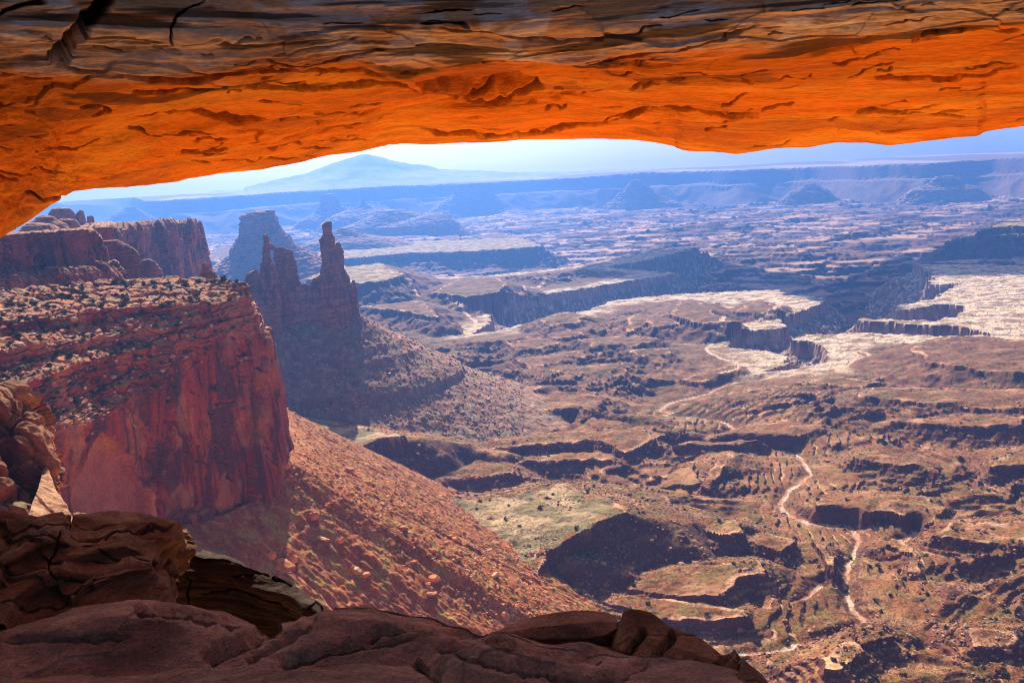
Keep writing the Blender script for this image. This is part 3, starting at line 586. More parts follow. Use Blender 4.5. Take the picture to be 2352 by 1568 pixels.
loft_obj('slickrock_mound', [KL([(290, 430, 480), (310, 380, 570), (360, 300, 620), (400, 240, 700), (470, 150, 760), (560, 100, 800)], 1000, 34, **K), KL([(325, 620, 700), (340, 590, 790), (370, 560, 820), (410, 540, 840), (480, 500, 850)], 1020, 35, **K), KL([(370, 280, 420), (395, 230, 560), (440, 180, 640), (520, 120, 700)], 960, 36, **K)],
    'low rounded slickrock mounds above the red wall', 'rock mound', base=(0.45, 0.2, 0.13))
loft_obj('rock_buttress', [KL([(413, 1000, 1180), (425, 980, 1190), (545, 970, 1192), (600, 960, 1200)], 880, 37, amp=.6)], 'square red block right of the blotched wall top', 'rock buttress', base=(0.33, 0.11, 0.07))
loft_obj('rock_buttress', [KL([(555, 1040, 1240), (600, 1040, 1330), (640, 1050, 1400), (690, 1060, 1440), (720, 1060, 1460), (800, 1060, 1470), (930, 1060, 1460), (1020, 1060, 1470)], 850, 38, amp=.7)], 'stepped red buttress between the blotched wall and the purple mesa', 'rock buttress', base=(0.30, 0.12, 0.08))
loft_obj('rock_buttress', [KL([(752, 1480, 1570), (775, 1460, 1620), (820, 1450, 1660), (880, 1450, 1690), (950, 1450, 1695), (1040, 1450, 1700)], 940, 39, amp=.7)], 'low rounded buttress at the foot of the purple mesa', 'rock buttress', base=(0.30, 0.12, 0.09))
loft_obj('rock_pinnacle', [KL([(792, 2120, 2160), (815, 2105, 2180), (850, 2112, 2190), (890, 2105, 2240), (930, 2100, 2270), (1000, 2090, 2300)], 760, 40, amp=.7)], 'stubby red pinnacle just beyond the cliff top, under the purple mesa', 'rock pinnacle')

# --- far buttes standing in front of the plateau
def far_butte(levels, D, label, seed):
    levels = levels+[(levels[-1][0]+40, levels[-1][1]-45, levels[-1][2]+45)]
    loft_obj('rock_butte', [loft_mesh(levels, D, depth=.7, nseg=120, step=.35, seed=seed, amp=1.0)], label, 'butte', base=(0.27, 0.15, 0.11), alt=(.35, .22, .16), s=5)
far_butte([(446, 740, 768), (450, 737, 771), (472, 735, 780), (485, 722, 800), (500, 690, 860)], 8300, 'small square butte in the haze above the window tower', 51)
far_butte([(462, 832, 835), (470, 826, 846), (478, 805, 858), (486, 780, 900), (492, 760, 930), (505, 740, 980)], 7900, 'jagged low butte with a tiny point in the haze', 52)
far_butte([(421, 1050, 1126), (426, 1046, 1128), (445, 1040, 1134), (460, 1015, 1150), (480, 985, 1175), (495, 950, 1210)], 9400, 'wide hazy block butte under the arch gap', 53)
far_butte([(414, 1450, 1472), (425, 1440, 1482), (440, 1425, 1500), (458, 1405, 1530), (470, 1385, 1560)], 9200, 'pyramid shaped butte in the haze below the arch nose', 54)
far_butte([(422, 1852, 1872), (428, 1842, 1882), (440, 1812, 1905)], 8600, 'small pointed butte in the pale basin on the right', 55)
far_butte([(405, 2150, 2190), (412, 2140, 2205), (424, 2125, 2220), (434, 2090, 2250)], 8300, 'broad dark butte in the pale basin near the right edge', 56)
far_butte([(490, 985, 1018), (496, 950, 1032), (505, 900, 1040), (515, 850, 1050)], 6800, 'long low hazy ridge ending in a blunt nose', 57)
far_butte([(482, 870, 925), (492, 850, 960), (505, 820, 990), (516, 790, 1010)], 6900, 'stepped low mesa in the haze right of the narrow spire', 58)
far_butte([(524, 775, 800), (530, 762, 815), (542, 735, 845), (552, 700, 900), (566, 680, 950)], 5200, 'cone shaped hill with a small flat cap behind the narrow spire', 59)
far_butte([(475, 290, 312), (480, 285, 317), (490, 262, 335), (505, 240, 360)], 9500, 'tiny hazy butte above the purple mesa', 60)

# --- mountains on the horizon
mp_ = [(560, 430), (640, 410), (700, 398), (760, 375), (800, 362), (836, 352), (870, 358), (900, 367), (940, 375), (980, 378), (1010, 388), (1100, 391), (1180, 395), (1300, 394), (1360, 391), (1400, 389), (1500, 392)]
mu = np.linspace(480, 1560, 420); my = np.interp(mu, [a for a, b in mp_], [b for a, b in mp_], left=440, right=396)
my = my+1.2*n2(mu/14, mu*0, 3)+.6*n2(mu/5, mu*0, 4)
crest = WD(mu, my, 12300.); mv = np.linspace(-1, 1, 50); P = np.empty((420, 50, 3))
for j, q in enumerate(mv):
    P[:, j, :2] = crest[:, :2]*(1+q*.10); P[:, j, 2] = -130+(crest[:, 2]+130)*(1-abs(q))**1.15
P[..., 2] += (1-np.abs(mv))[None]*np.abs(mv)[None]*170*fbm2(P[..., 0]/900, P[..., 1]/900, 4, 5)
Cm = np.zeros(P.shape)+(0.4, 0.36, 0.34)
o = mesh_from('mountain', P, grid_faces(420, 50), M_FARR, Cm, True); tag(o, 'pale blue mountain range fading into the horizon', 'mountain', kind='structure')

# ------------------------------------------------------------------ the arch
sil = [(-1500, 2400), (-900, 1500), (-600, 1050), (-400, 840), (-200, 690), (-100, 622), (0, 553), (45, 522), (100, 485), (165, 441), (250, 433), (330, 427), (400, 420), (500, 401), (600, 391), (680, 378), (760, 360), (830, 350), (880, 338), (920, 333), (1000, 334), (1100, 328), (1200, 322), (1300, 320), (1440, 322), (1500, 328), (1545, 335), (1570, 345), (1640, 350), (1690, 357), (1740, 352), (1780, 346), (1860, 342), (1920, 330), (1990, 330), (2040, 336), (2120, 328), (2200, 320), (2250, 316), (2260, 305), (2352, 290), (2500, 268), (2700, 270), (2900, 330), (3100, 500), (3400, 900), (3900, 1800)]
lip = [(-1500, 1400), (-900, 700), (-600, 450), (-400, 300), (-200, 210), (0, 175), (120, 168), (300, 166), (500, 168), (700, 158), (900, 140), (1100, 122), (1300, 128), (1500, 138), (1700, 112), (2000, 85), (2352, 35), (2600, 20), (2900, 60), (3200, 300), (3400, 500), (3900, 1200)]
sx_, sy_ = np.array(sil, float).T; lx_, ly_ = np.array(lip, float).T
nst = 1500; pu = np.concatenate([np.linspace(-1500, -120, 90)[:-1], np.linspace(-120, 2472, 1400), np.linspace(2472, 3900, 90)[1:]])
ps = np.interp(pu, sx_, sy_); pl_ = np.interp(pu, lx_, ly_)
k3 = np.ones(9)/9; psm = np.convolve(np.pad(ps, 4, 'edge'), k3, 'valid'); plm = np.convolve(np.pad(pl_, 4, 'edge'), k3, 'valid'); ps = np.where((pu > -100) & (pu < 2400), psm, psm); pl_ = plm
Ds = np.interp(pu, [-1500, -400, 0, 400, 1200, 2352, 3000, 3900], [5.6, 6.3, 7.2, 8.4, 9.2, 9.0, 8, 6.4]); Dl = np.interp(pu, [-1500, 0, 1200, 2352, 3900], [4.9, 5.1, 5.3, 5.2, 4.8])
def zfix(Q, z): Q = Q.copy(); Q[..., 2] = z; return Q
topz = 4.6+0*pu
A0 = zfix(WD(pu, 0*pu-100, Dl+.4), topz); A1 = WD(pu, np.minimum(0*pu-70, pl_-200), Dl-.25); A2 = WD(pu, np.minimum(pl_*.45, pl_-60), Dl-.22); A3 = WD(pu, pl_, Dl)
fr = lambda q, e: WD(pu, lerp(pl_, ps, q), lerp(Dl, Ds, e))
A4 = fr(.22, .16); A5 = fr(.5, .42); A6 = fr(.8, .72); A7 = WD(pu, ps, Ds); A8 = WD(pu, ps, Ds)+np.array([0, .25, .25]); A9 = A7+np.array([0, .5, 1.2]); A10 = zfix(A9+np.array([0, -.2, 0]), topz); A11 = A0
AA = np.stack([A0, A1, A2, A3, A4, A5, A6, A7, A8, A9, A10, A11], 1)
NVa = 640; PA, tA = lin_rows(AA, [.25, 1.3, 1.2, 1.0, 1.3, 1.3, .7, .15, .2, .3, .3], NVa)
# round the lip a little
for _ in range(6): PA[:, 1:-1] = PA[:, 1:-1]*.5+(PA[:, :-2]+PA[:, 2:])*.25
N = face_cam(normals(PA), PA)
ARCH_CRACKS = [  # photo polylines, half width (photo px), depth (m)
 ([(118, 150), (150, 155), (250, 162), (430, 165), (560, 158), (640, 152)], 7, .22), ([(120, 148), (135, 125), (160, 90), (200, 45), (235, 10), (260, -30)], 26, .34), ([(0, 168), (60, 178), (118, 176)], 6, .15), ([(0, 30), (40, 15), (110, 0)], 8, .12),
 ([(385, 272), (430, 270), (500, 282), (560, 284), (620, 280)], 6, .14), ([(950, 300), (1000, 306), (1080, 308), (1150, 306), (1240, 300), (1300, 292), (1380, 286)], 5, .22),
 ([(1240, 300), (1400, 284), (1470, 265), (1540, 254), (1600, 258), (1660, 266), (1750, 262)], 6, .16), ([(1750, 258), (1790, 240), (1825, 233)], 5, .14),
 ([(540, 205), (620, 205), (760, 200), (860, 186), (900, 182), (930, 188), (972, 222)], 5, .14), ([(972, 222), (1080, 238), (1160, 236), (1260, 210)], 5, .12), ([(1900, 286), (1940, 262), (2010, 255), (2120, 260), (2230, 267)], 5, .13),
 ([(1555, 152), (1600, 158), (1650, 175), (1700, 178), (1740, 195)], 5, .12), ([(1440, 205), (1560, 180), (1640, 172)], 4, .1), ([(2090, 110), (2130, 85), (2200, 78), (2300, 85), (2352, 82)], 6, .14),
 ([(1960, 180), (2060, 186), (2150, 180), (2250, 168), (2352, 150)], 5, .12), ([(180, 235), (230, 228), (250, 240), (200, 246)], 5, .10), ([(1760, 207), (1900, 190), (2050, 180)], 3, .07), ([(600, 125), (700, 150), (900, 110)], 4, .07), ([(50, 440), (100, 455), (160, 450)], 4, .08),
 ([(90, 348), (180, 345), (240, 320)], 3, .07), ([(1380, 410-150), (1500, 248)], 3, .05), ([(300, 200), (420, 196), (540, 205)], 5, .1), ([(640, 152), (760, 175), (900, 170)], 4, .08), ([(1000, 60), (1150, 66), (1300, 80), (1420, 66)], 4, .07), ([(1250, 150), (1400, 128), (1560, 100), (1760, 55)], 4, .08), ([(390, 100), (400, 40), (470, 0)], 4, .07), ([(2000, 300), (2100, 296), (2200, 300)], 3, .06)]
rc = np.random.RandomState(3)
for _ in range(130):
    cx_ = rc.uniform(-60, 2400); t_ = rc.uniform(.02, 1); l_ = np.interp(cx_, lx_, ly_); s__ = np.interp(cx_, sx_, sy_); cy_ = lerp(l_-120, s__-12, t_); L_ = rc.uniform(25, 130); sl_ = rc.uniform(-.10, .04)-.12*(cx_ > 1300)+.05*(cx_ < 500)
    ARCH_CRACKS.append(([(cx_-L_/2, cy_-sl_*L_/2), (cx_-L_/6, cy_-sl_*L_/6+rc.uniform(-5, 3)), (cx_+L_/5, cy_+sl_*L_/5+rc.uniform(-4, 4)), (cx_+L_/2, cy_+sl_*L_/2)], rc.uniform(1.3, 2.3), rc.uniform(.04, .09)))
x, y, z = PA[..., 0], PA[..., 1], PA[..., 2]
under = sst(3.2, 4.2, tA)[None]+0*x; backside = sst(7.6, 8.4, tA)[None]+0*x
xr = x+.35*y   # bedding runs slightly askew
lay = n3(xr/2.8, y/.9, z/.10, 1)+.7*n3(xr/1.8, y/.5, z/.045, 2)
lay2 = np.abs(fbm3(xr/3.2+.3*n3(x, y, z, 6), y/.8, z/.28, 4, 3))
v, e = cellblocks(xr/1.9+.3*n3(x/.7, y/.7, z/.7, 5), y/.8, z/.30, 4)
dsp = .030*lay*(1-.2*under)+.06*fbm3(x/1.4, y/1.0, z/.9, 3, 5)-.035*sst(.05, 0, lay2)*sst(-.1, .3, n3(x/.8, y/.6, z/.3, 14))+.022*np.abs(n3(xr/1.6, y/.4, z/.028, 15))*(1-.6*under)
dsp += .016*fbm3(xr/.35, y/.14, z/.035, 4, 9)
ppx, ppy = pix(PA); crk = np.zeros(x.shape); front = (tA < 7.3)[None] & (ppx > -150) & (ppx < 2500)
jx = 8*fbm2(ppx/40, ppy/25, 3, 8); jy = 5*fbm2(ppx/60, ppy/25, 3, 9)
wx_ = .3*fbm3(x/.8, y/.8, z/.5, 3, 41); v, e = cellblocks(x/.62+wx_, y/.6, z/.17+wx_*1.5+.25*x, 14); dsp += (1-under)*(v-.5)*.03
for pl, hw, dp in ARCH_CRACKS:
    a = np.array(pl, float); m = front & (ppx > a[:, 0].min()-40) & (ppx < a[:, 0].max()+40) & (ppy > a[:, 1].min()-40) & (ppy < a[:, 1].max()+40)
    if not m.any(): continue
    d, arc, _ = polydist(ppx[m]+jx[m], (ppy[m]+jy[m]), a); L = arc.max(); tp = sst(0, .12*L, arc)*sst(L, .85*L, arc); q = sst(hw, hw*.25, d)*tp
    dsp[m] -= dp*q; crk[m] = np.maximum(crk[m], q)
# flat wedge-shaped scar
d, _, ins = polydist(ppx+jx, ppy+jy, np.array([(950, 175), (1130, 150), (1235, 175), (1262, 212), (1150, 232), (975, 222)]), True)
scar = np.where(ins & front, sst(0, 10, d), 0); dsp = dsp-scar*.12
dsp *= (1-.3*backside)
tap = sst(6.4, 7.0, tA)[None]*sst(8.2, 7.3, tA)[None]; dsp = dsp*(1-.72*tap)
PA2 = PA+N*dsp[..., None]
C = np.zeros(PA.shape)+(0.90, 0.235, 0.015)  # underside sandstone, with orange bounce light painted into its colour
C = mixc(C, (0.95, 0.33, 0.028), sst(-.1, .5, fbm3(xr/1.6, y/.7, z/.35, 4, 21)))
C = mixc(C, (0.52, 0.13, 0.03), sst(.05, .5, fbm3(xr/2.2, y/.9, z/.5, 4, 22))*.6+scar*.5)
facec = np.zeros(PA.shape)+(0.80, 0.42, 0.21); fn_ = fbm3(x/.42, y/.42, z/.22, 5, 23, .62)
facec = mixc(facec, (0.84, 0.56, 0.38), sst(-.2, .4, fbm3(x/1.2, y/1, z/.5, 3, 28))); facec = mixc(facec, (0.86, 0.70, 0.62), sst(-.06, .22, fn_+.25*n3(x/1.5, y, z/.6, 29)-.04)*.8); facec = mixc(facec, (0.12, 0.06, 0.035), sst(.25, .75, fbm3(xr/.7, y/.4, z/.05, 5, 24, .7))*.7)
f_ = sst(3.5, 2.5, tA[None]+.9*fbm3(xr/1.2, y, z/.4, 4, 25)); C = C*(1-f_[..., None])+facec*f_[..., None]  # face-to-underside change: part real patina, part painted light
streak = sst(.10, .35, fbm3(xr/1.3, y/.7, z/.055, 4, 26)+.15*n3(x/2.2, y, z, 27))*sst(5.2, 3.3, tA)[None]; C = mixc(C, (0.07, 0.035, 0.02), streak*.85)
C = mixc(C, (0.05, 0.015, 0.01), crk*.8)
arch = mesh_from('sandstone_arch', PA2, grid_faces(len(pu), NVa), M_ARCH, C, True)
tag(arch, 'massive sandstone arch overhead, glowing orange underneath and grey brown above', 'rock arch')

# ------------------------------------------------------------------ foreground rock
def near_disp(amp=1.0, seed=0, lam=1.0, cracks=()):
    def f(P, N, U, T):
        x, y, z = P[..., 0], P[..., 1], P[..., 2]
        v, e = cellblocks(x/.75+.25*n3(x*2, y*2, z*2, 5), y/.55, z/.28, 4+seed)
        lay = n3(x/1.6, y/1.2, z/.07, 1+seed)+.6*n3(x/1.0, y/.8, z/.03, 2+seed)
        if lam > 1: lay = .9*np.tanh(4*n3(x/2.6+.2*z, y/1.8, z/.09, 1+seed))+.8*lay
        d = (.055*fbm3(x/.75, y/.75, z/.5, 3, 3+seed)+.012*fbm3(x/.2, y/.2, z/.12, 3, 6+seed)+.030*lay*lam+(v-.5)*.03*lam+.004*fbm3(x/.06, y/.06, z/.03, 3, 8))*amp
        qx, qy = pix(P); jx = 6*fbm2(qx/30, qy/30, 3, 8); jy = 6*fbm2(qx/30, qy/30, 3, 9)
        for pl, hw, dp in cracks:
            dd, arc, _ = polydist(qx+jx, qy+jy, np.array(pl, float)); L = arc.max(); hw = hw*.55; d = d-dp*((.55 if lam < 1 else .8)*sst(hw, hw*.2, dd)+(.45 if lam < 1 else .05)*sst(hw*5, 0, dd))*sst(0, .1*L, arc)*sst(L, .9*L, arc)
        return P+N*d[..., None]
    return f
def near_col(base=(0.30, 0.16, 0.10), seed=0):
    def f(P, N, U, T):
        x, y, z = P[..., 0], P[..., 1], P[..., 2]; C = np.zeros(P.shape)+base
        C = mixc(C, np.array(base)*1.35, sst(-.1, .5, fbm3(x/.5, y/.5, z/.15, 4, 31+seed))); C = mixc(C, np.array(base)*.55, sst(.1, .5, fbm3(x/.8, y/.8, z/.08, 4, 32+seed))*.7)
        return mixc(C, np.array(base)*1.7, sst(.3, .5, fbm3(x/.25, y/.25, z/.2, 4, 33+seed))*.4)
    return f
led = [(-900, 1400, 5.0), (-300, 1400, 4.6), (0, 1400, 4.5), (300, 1380, 4.3), (380, 1385, 4.25), (450, 1400, 4.15), (530, 1412, 4.1), (610, 1434, 4.0), (650, 1416, 3.95), (729, 1390, 3.9), (786, 1380, 3.9), (850, 1383, 3.85), (921, 1395, 3.8), (988, 1407, 3.75), (1046, 1430, 3.65), (1137, 1440, 3.5), (1250, 1462, 3.4), (1400, 1470, 3.3), (1500, 1485, 3.2), (1600, 1505, 3.1), (1700, 1535, 3.0), (1790, 1585, 2.9), (1900, 1660, 2.8), (2200, 1880, 2.5), (2600, 2200, 2.2)]
cols = []
for px, py, D in led:
    s_ = WD(px, py, D); az = math.atan2(s_[0], s_[1]); out = np.array([math.sin(az), math.cos(az), 0])
    g = lambda q, DD, yo=0: WD(px, lerp(py, 1700, q)+yo, DD)
    cols.append([s_+out*1.4+np.array([0, 0, -3.2]), s_+out*.35+np.array([0, 0, -.45]), s_, WD(px, py+(40), D-.30), WD(px, max(py+95, 1540), D-.62), WD(px, max(py+190, 1690), min(D-.95, 2.6)), np.array([s_[0]*.5, .9, -1.75]), np.array([s_[0]*2, -2, -1.8]), np.array([s_[0]*4, -10, -2.2])])
o = patch('sandstone_ledge', np.array(cols), 1100, 420, [.25, .3, 1.2, 1.6, 1.0, .4, .2, .2],
    near_disp(.9, 0, .5, [([(640, 1425), (590, 1470), (540, 1490), (500, 1500), (470, 1525)], 12, .13), ([(729, 1400), (700, 1450), (640, 1490), (560, 1530)], 8, .07), ([(830, 1480), (870, 1450), (960, 1440), (1060, 1455), (1140, 1445)], 8, .08), ([(1000, 1500), (1100, 1482), (1250, 1500), (1400, 1495)], 8, .08), ([(950, 1530), (1000, 1560), (1010, 1590)], 7, .06), ([(630, 1540), (760, 1500), (850, 1490), (960, 1470)], 9, .07), ([(300, 1395), (420, 1420), (560, 1440)], 7, .05), ([(0, 1450), (150, 1470), (300, 1460)], 6, .04), ([(1030, 1510), (1120, 1530), (1300, 1545), (1450, 1530)], 7, .05), ([(1180, 1570), (1400, 1540), (1500, 1500)], 7, .06)]), near_col((0.43, 0.235, 0.155)), M_LEDGE)
tag(o, 'rounded brown sandstone ledge in shade at the bottom of the view', 'rock', kind='structure')
def near_rock(name, cols, nu, nv, wts, label, cat, cracks=(), base=(0.30, 0.16, 0.10), lam=1.0, amp=1.0, seed=0):
    A = np.array([[WD(*p) for p in c] for c in cols]); o = patch(name, A, nu, nv, wts, near_disp(amp, seed, lam, cracks), near_col(base, seed), M_OUT if lam > 1 or seed == 5 else M_LEDGE); tag(o, label, cat); return o
# left layered outcrop
cols = []
for px, yt, yb, D in ((-1300, 1290, 1500, 3.6), (-800, 1240, 1450, 4.0), (-400, 1210, 1420, 4.4), (-150, 1203, 1415, 4.7), (0, 1199, 1412, 4.9), (90, 1197, 1408, 5.0), (150, 1192, 1405, 5.0), (230, 1195, 1402, 5.0), (290, 1202, 1400, 5.0), (340, 1211, 1398, 5.0)):
    h = yb-yt; cols.append([(px, yt+150, D+1.6), (px, yt+6, D+.9), (px, yt, D+.25), (px, yt+h*.18, D), (px, yt+h*.26, D-.10), (px, yt+h*.5, D-.18), (px, yt+h*.62, D-.32), (px, yt+h*.85, D-.42), (px, yb+25, D-.65)])
cols.append([(386, 1360, 6.4), (386, 1222, 5.8), (386, 1215, 5.2), (385, 1240, 5.05), (378, 1262, 5.15), (366, 1300, 5.2), (375, 1335, 4.85), (385, 1370, 4.65), (385, 1425, 4.35)])
cols.append([(410, 1360, 6.4), (416, 1226, 5.9), (418, 1220, 5.4), (414, 1242, 5.3), (396, 1262, 5.5), (366, 1300, 5.6), (372, 1335, 5.3), (392, 1365, 4.9), (391, 1425, 4.5)])
cols.append([(400, 1360, 6.6), (405, 1225, 6.3), (410, 1218, 6.2), (405, 1246, 6.1), (392, 1264, 6.1), (366, 1300, 6.1), (368, 1335, 6.0), (385, 1370, 5.8), (385, 1425, 5.4)])
near_rock('layered_outcrop', cols, 620, 420, [.2, .3, .7, .4, .8, .5, .8, .5], 'layered brown sandstone outcrop with a jutting lip, lower left corner', 'rock outcrop',
    [([(165, 1186), (160, 1205), (150, 1215)], 5, .06), ([(0, 1215), (90, 1222), (160, 1214), (280, 1222), (400, 1216)], 5, .07), ([(140, 1232), (125, 1260), (115, 1300), (105, 1325)], 5, .10), ([(0, 1300), (100, 1322), (200, 1340), (260, 1350)], 7, .12), ([(220, 1262), (280, 1290), (330, 1320)], 6, .1), ([(0, 1248), (100, 1245), (220, 1255)], 4, .05), ([(200, 1290), (300, 1300), (350, 1295)], 5, .06), ([(180, 1350), (190, 1375), (160, 1395)], 5, .07), ([(0, 1385), (150, 1395), (260, 1365)], 7, .1)], base=(0.19, 0.092, 0.045), lam=1.5, amp=1.2, seed=3)
cols = []
for px, yt, D in ((340, 1268, 6.4), (380, 1262, 6.4), (434, 1265, 6.4), (480, 1271, 6.3), (529, 1279, 6.2), (560, 1295, 6.1), (590, 1308, 6.0), (630, 1320, 5.9), (661, 1331, 5.8), (685, 1350, 5.7), (702, 1369, 5.6), (728, 1394, 5.5), (740, 1430, 5.5)):
    cols.append([(px, yt+190, D+1.5), (px, yt+8, D+.6), (px, yt, D+.1), (px-2, lerp(yt, 1450, .3), D-.05), (px-4, lerp(yt, 1450, .6), D-.0), (px-6, 1450, D+.1), (px-6, 1500, D+.15)])
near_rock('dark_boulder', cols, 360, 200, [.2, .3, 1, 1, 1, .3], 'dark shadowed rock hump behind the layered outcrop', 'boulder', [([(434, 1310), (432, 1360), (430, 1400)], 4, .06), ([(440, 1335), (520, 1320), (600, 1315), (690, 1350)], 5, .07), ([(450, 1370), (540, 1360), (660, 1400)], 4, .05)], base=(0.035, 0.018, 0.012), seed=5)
cols = []
for px, yt, yb, D in ((1134, 1455, 1462, 3.55), (1150, 1444, 1474, 3.6), (1190, 1424, 1484, 3.62), (1253, 1407, 1494, 3.62), (1336, 1399, 1496, 3.58), (1389, 1405, 1478, 3.55), (1412, 1420, 1455, 3.55), (1422, 1436, 1442, 3.6)):
    h = yb-yt; cols.append([(px, yb, D+.35), (px, yt+h*.12, D+.22), (px, yt, D+.05), (px, yt+h*.3, D-.08), (px, yt+h*.7, D-.14), (px, yb, D-.10), (px, yb+18, D+.15)])
near_rock('rounded_boulder', cols, 260, 160, [.3, .3, .8, .8, .8, .3], 'smooth lens shaped boulder resting on the ledge, bottom centre', 'boulder', base=(0.38, 0.18, 0.10), lam=.35, amp=.5, seed=7)
cols = []
for px, yt, D in ((1385, 1495, 3.45), (1400, 1458, 3.45), (1418, 1434, 3.45), (1439, 1412, 3.45), (1470, 1412, 3.45), (1500, 1419, 3.42), (1539, 1440, 3.38), (1560, 1447, 3.35), (1622, 1469, 3.28), (1659, 1494, 3.2), (1684, 1481, 3.15), (1705, 1494, 3.1), (1734, 1523, 3.05), (1765, 1555, 3.0), (1800, 1610, 2.9), (1850, 1700, 2.8)):
    cols.append([(px, yt+200, D+.9), (px, yt+20, D+.35), (px, yt, D+.02), (px, lerp(yt, 1600, .25), D-.14), (px-4, lerp(yt, 1640, .6), D-.32), (px-8, 1680, D-.55), (px-8, 1760, D-.55)])
near_rock('cracked_boulder', cols, 420, 260, [.2, .3, 1, 1, 1, .3], 'large brown boulder split by cracks, bottom edge right of the lens shaped one', 'boulder',
    [([(1480, 1440), (1465, 1470), (1430, 1500)], 5, .07), ([(1550, 1446), (1530, 1480), (1500, 1510), (1440, 1545)], 5, .10), ([(1670, 1500), (1640, 1525), (1600, 1545), (1560, 1568)], 5, .07), ([(1700, 1495), (1690, 1530), (1640, 1570)], 4, .05)], base=(0.30, 0.14, 0.07), lam=.6, amp=.8, seed=9)
# near-left ribbed rock with the sunlit flake
cols = []
for px, yt, D in ((-260, 930, 150), (-60, 925, 160), (0, 930, 165), (40, 915, 168), (70, 935, 170), (88, 965, 172), (97, 1010, 174)):
    cols.append([(px, yt+100, D+40), (px, yt+6, D+14), (px, yt, D), (px+4, yt+70, D-6), (px+10, yt+140, D-14), (px+30, 1190, D-22), (px+60, 1300, D-26)])
cols.append([(96, 1150, 230), (97, 1050, 215), (98, 1062, 205), (98, 1085, 204), (98, 1110, 200), (98, 1185, 200), (98, 1290, 200)])
A = np.array([[WD(*p) for p in c] for c in cols])
def rib_disp(P, N, U, T):
    x, y, z = P[..., 0], P[..., 1], P[..., 2]; h_ = z+.8*x; v, e = cellblocks(x/6+z*.12, y/7, h_/17, 3); v2, e2 = cellblocks(x/3, y/3, h_/5, 5)
    k = sst(0.02, .5, (100-pix(P)[0])/60+.5)
    return P+N*(((v-.6)*5-1.6*sst(.12, 0, e)+(v2-.5)*3.2-.8*sst(.12, 0, e2)+.4*fbm3(x/1.5, y/1.5, z/1.5, 2, 4))*k+.5*fbm3(x/5, y/5, z/2, 4, 6))[..., None]
o = patch('ribbed_buttress', A, 260, 300, [.2, .3, 1, 1, 1, .5], rib_disp, lambda P, N, U, T: cliff_col(9)(P/2.5, N, U, T)*np.array((.7, .8, .95)), M_CLIFF, False)
tag(o, 'jagged ribbed rock with a bright sunlit flake, left edge above the outcrop', 'rock buttress')
nrm_ = np.array([.42, .18, .89]); nrm_ /= np.linalg.norm(nrm_); cen = WD(np.array(115.), np.array(1150.), 138.)
def onplane(px, py): d = ray(np.array(px, float), np.array(py, float)); return d*((cen@nrm_)/(d@nrm_))[..., None]
lf = np.array([(103, 1066), (96, 1090), (88, 1120), (76, 1150), (66, 1180), (55, 1230)], float); rt_ = np.array([(106, 1068), (116, 1090), (128, 1120), (147, 1152), (165, 1184), (190, 1230)], float)
nn = 90; t_ = np.linspace(0, 5, nn); L2 = np.stack([np.interp(t_, range(6), lf[:, k]) for k in (0, 1)], 1); R2 = np.stack([np.interp(t_, range(6), rt_[:, k]) for k in (0, 1)], 1)
q_ = np.linspace(0, 1, 70)[None, :, None]; XY = L2[:, None]*(1-q_)+R2[:, None]*q_; PF = onplane(XY[..., 0], XY[..., 1]); x, y, z = PF[..., 0], PF[..., 1], PF[..., 2]
PF = PF+nrm_*(.35*fbm3(x/3, y/3, z/3, 4, 3)-1.2*sst(.08, 0, np.abs(n3(x/9+y/9, y/30, z/5, 4)))*sst(.9, .2, q_[..., 0]))[..., None]; PF = np.concatenate([PF[:, :1]-np.array([2., -8, 60]), PF, PF[:, -1:]+np.array([1., 8., -60])], 1)
Cf = mixc(np.zeros(PF.shape)+(0.50, 0.26, 0.15), (0.28, 0.11, 0.06), sst(-.2, .5, fbm3(PF[..., 0]/1.2+PF[..., 2]/4, PF[..., 1]/1.2, PF[..., 2]/9, 4, 5)))
o = mesh_from('rock_flake', PF, grid_faces(*PF.shape[:2]), M_CLIFF, Cf, False); tag(o, 'smooth sunlit rock flake leaning beside the ribbed rock, above the layered outcrop', 'rock')
# slope falling away below the viewpoint (sunlit, out of the camera's sight)
th = np.radians(np.linspace(-100, 100, 160)); rr = np.geomspace(2.6, 330, 120); RRs, TTs = np.meshgrid(rr, th, indexing='ij')
X = RRs*np.sin(TTs); Y = RRs*np.cos(TTs)-.2; Z = -2.9-.75*(RRs-3.2)+np.minimum(RRs*.08, 6)*fbm2(X/12, Y/12, 4, 77)*sst(8, 30, RRs)-sst(45, 90, np.abs(np.degrees(TTs)))*0
Z = np.where(RRs < 3.4, -2.9, Z)
Cc = np.zeros(X.shape+(3,))+(0.90, 0.50, 0.20); o = mesh_from('cliff_below', np.stack([X, Y, Z], -1), grid_faces(*X.shape), M_CLIFF, Cc, True); o.name = 'cliff'; tag(o, 'orange cliff dropping away beneath the arch', 'cliff', kind='structure')

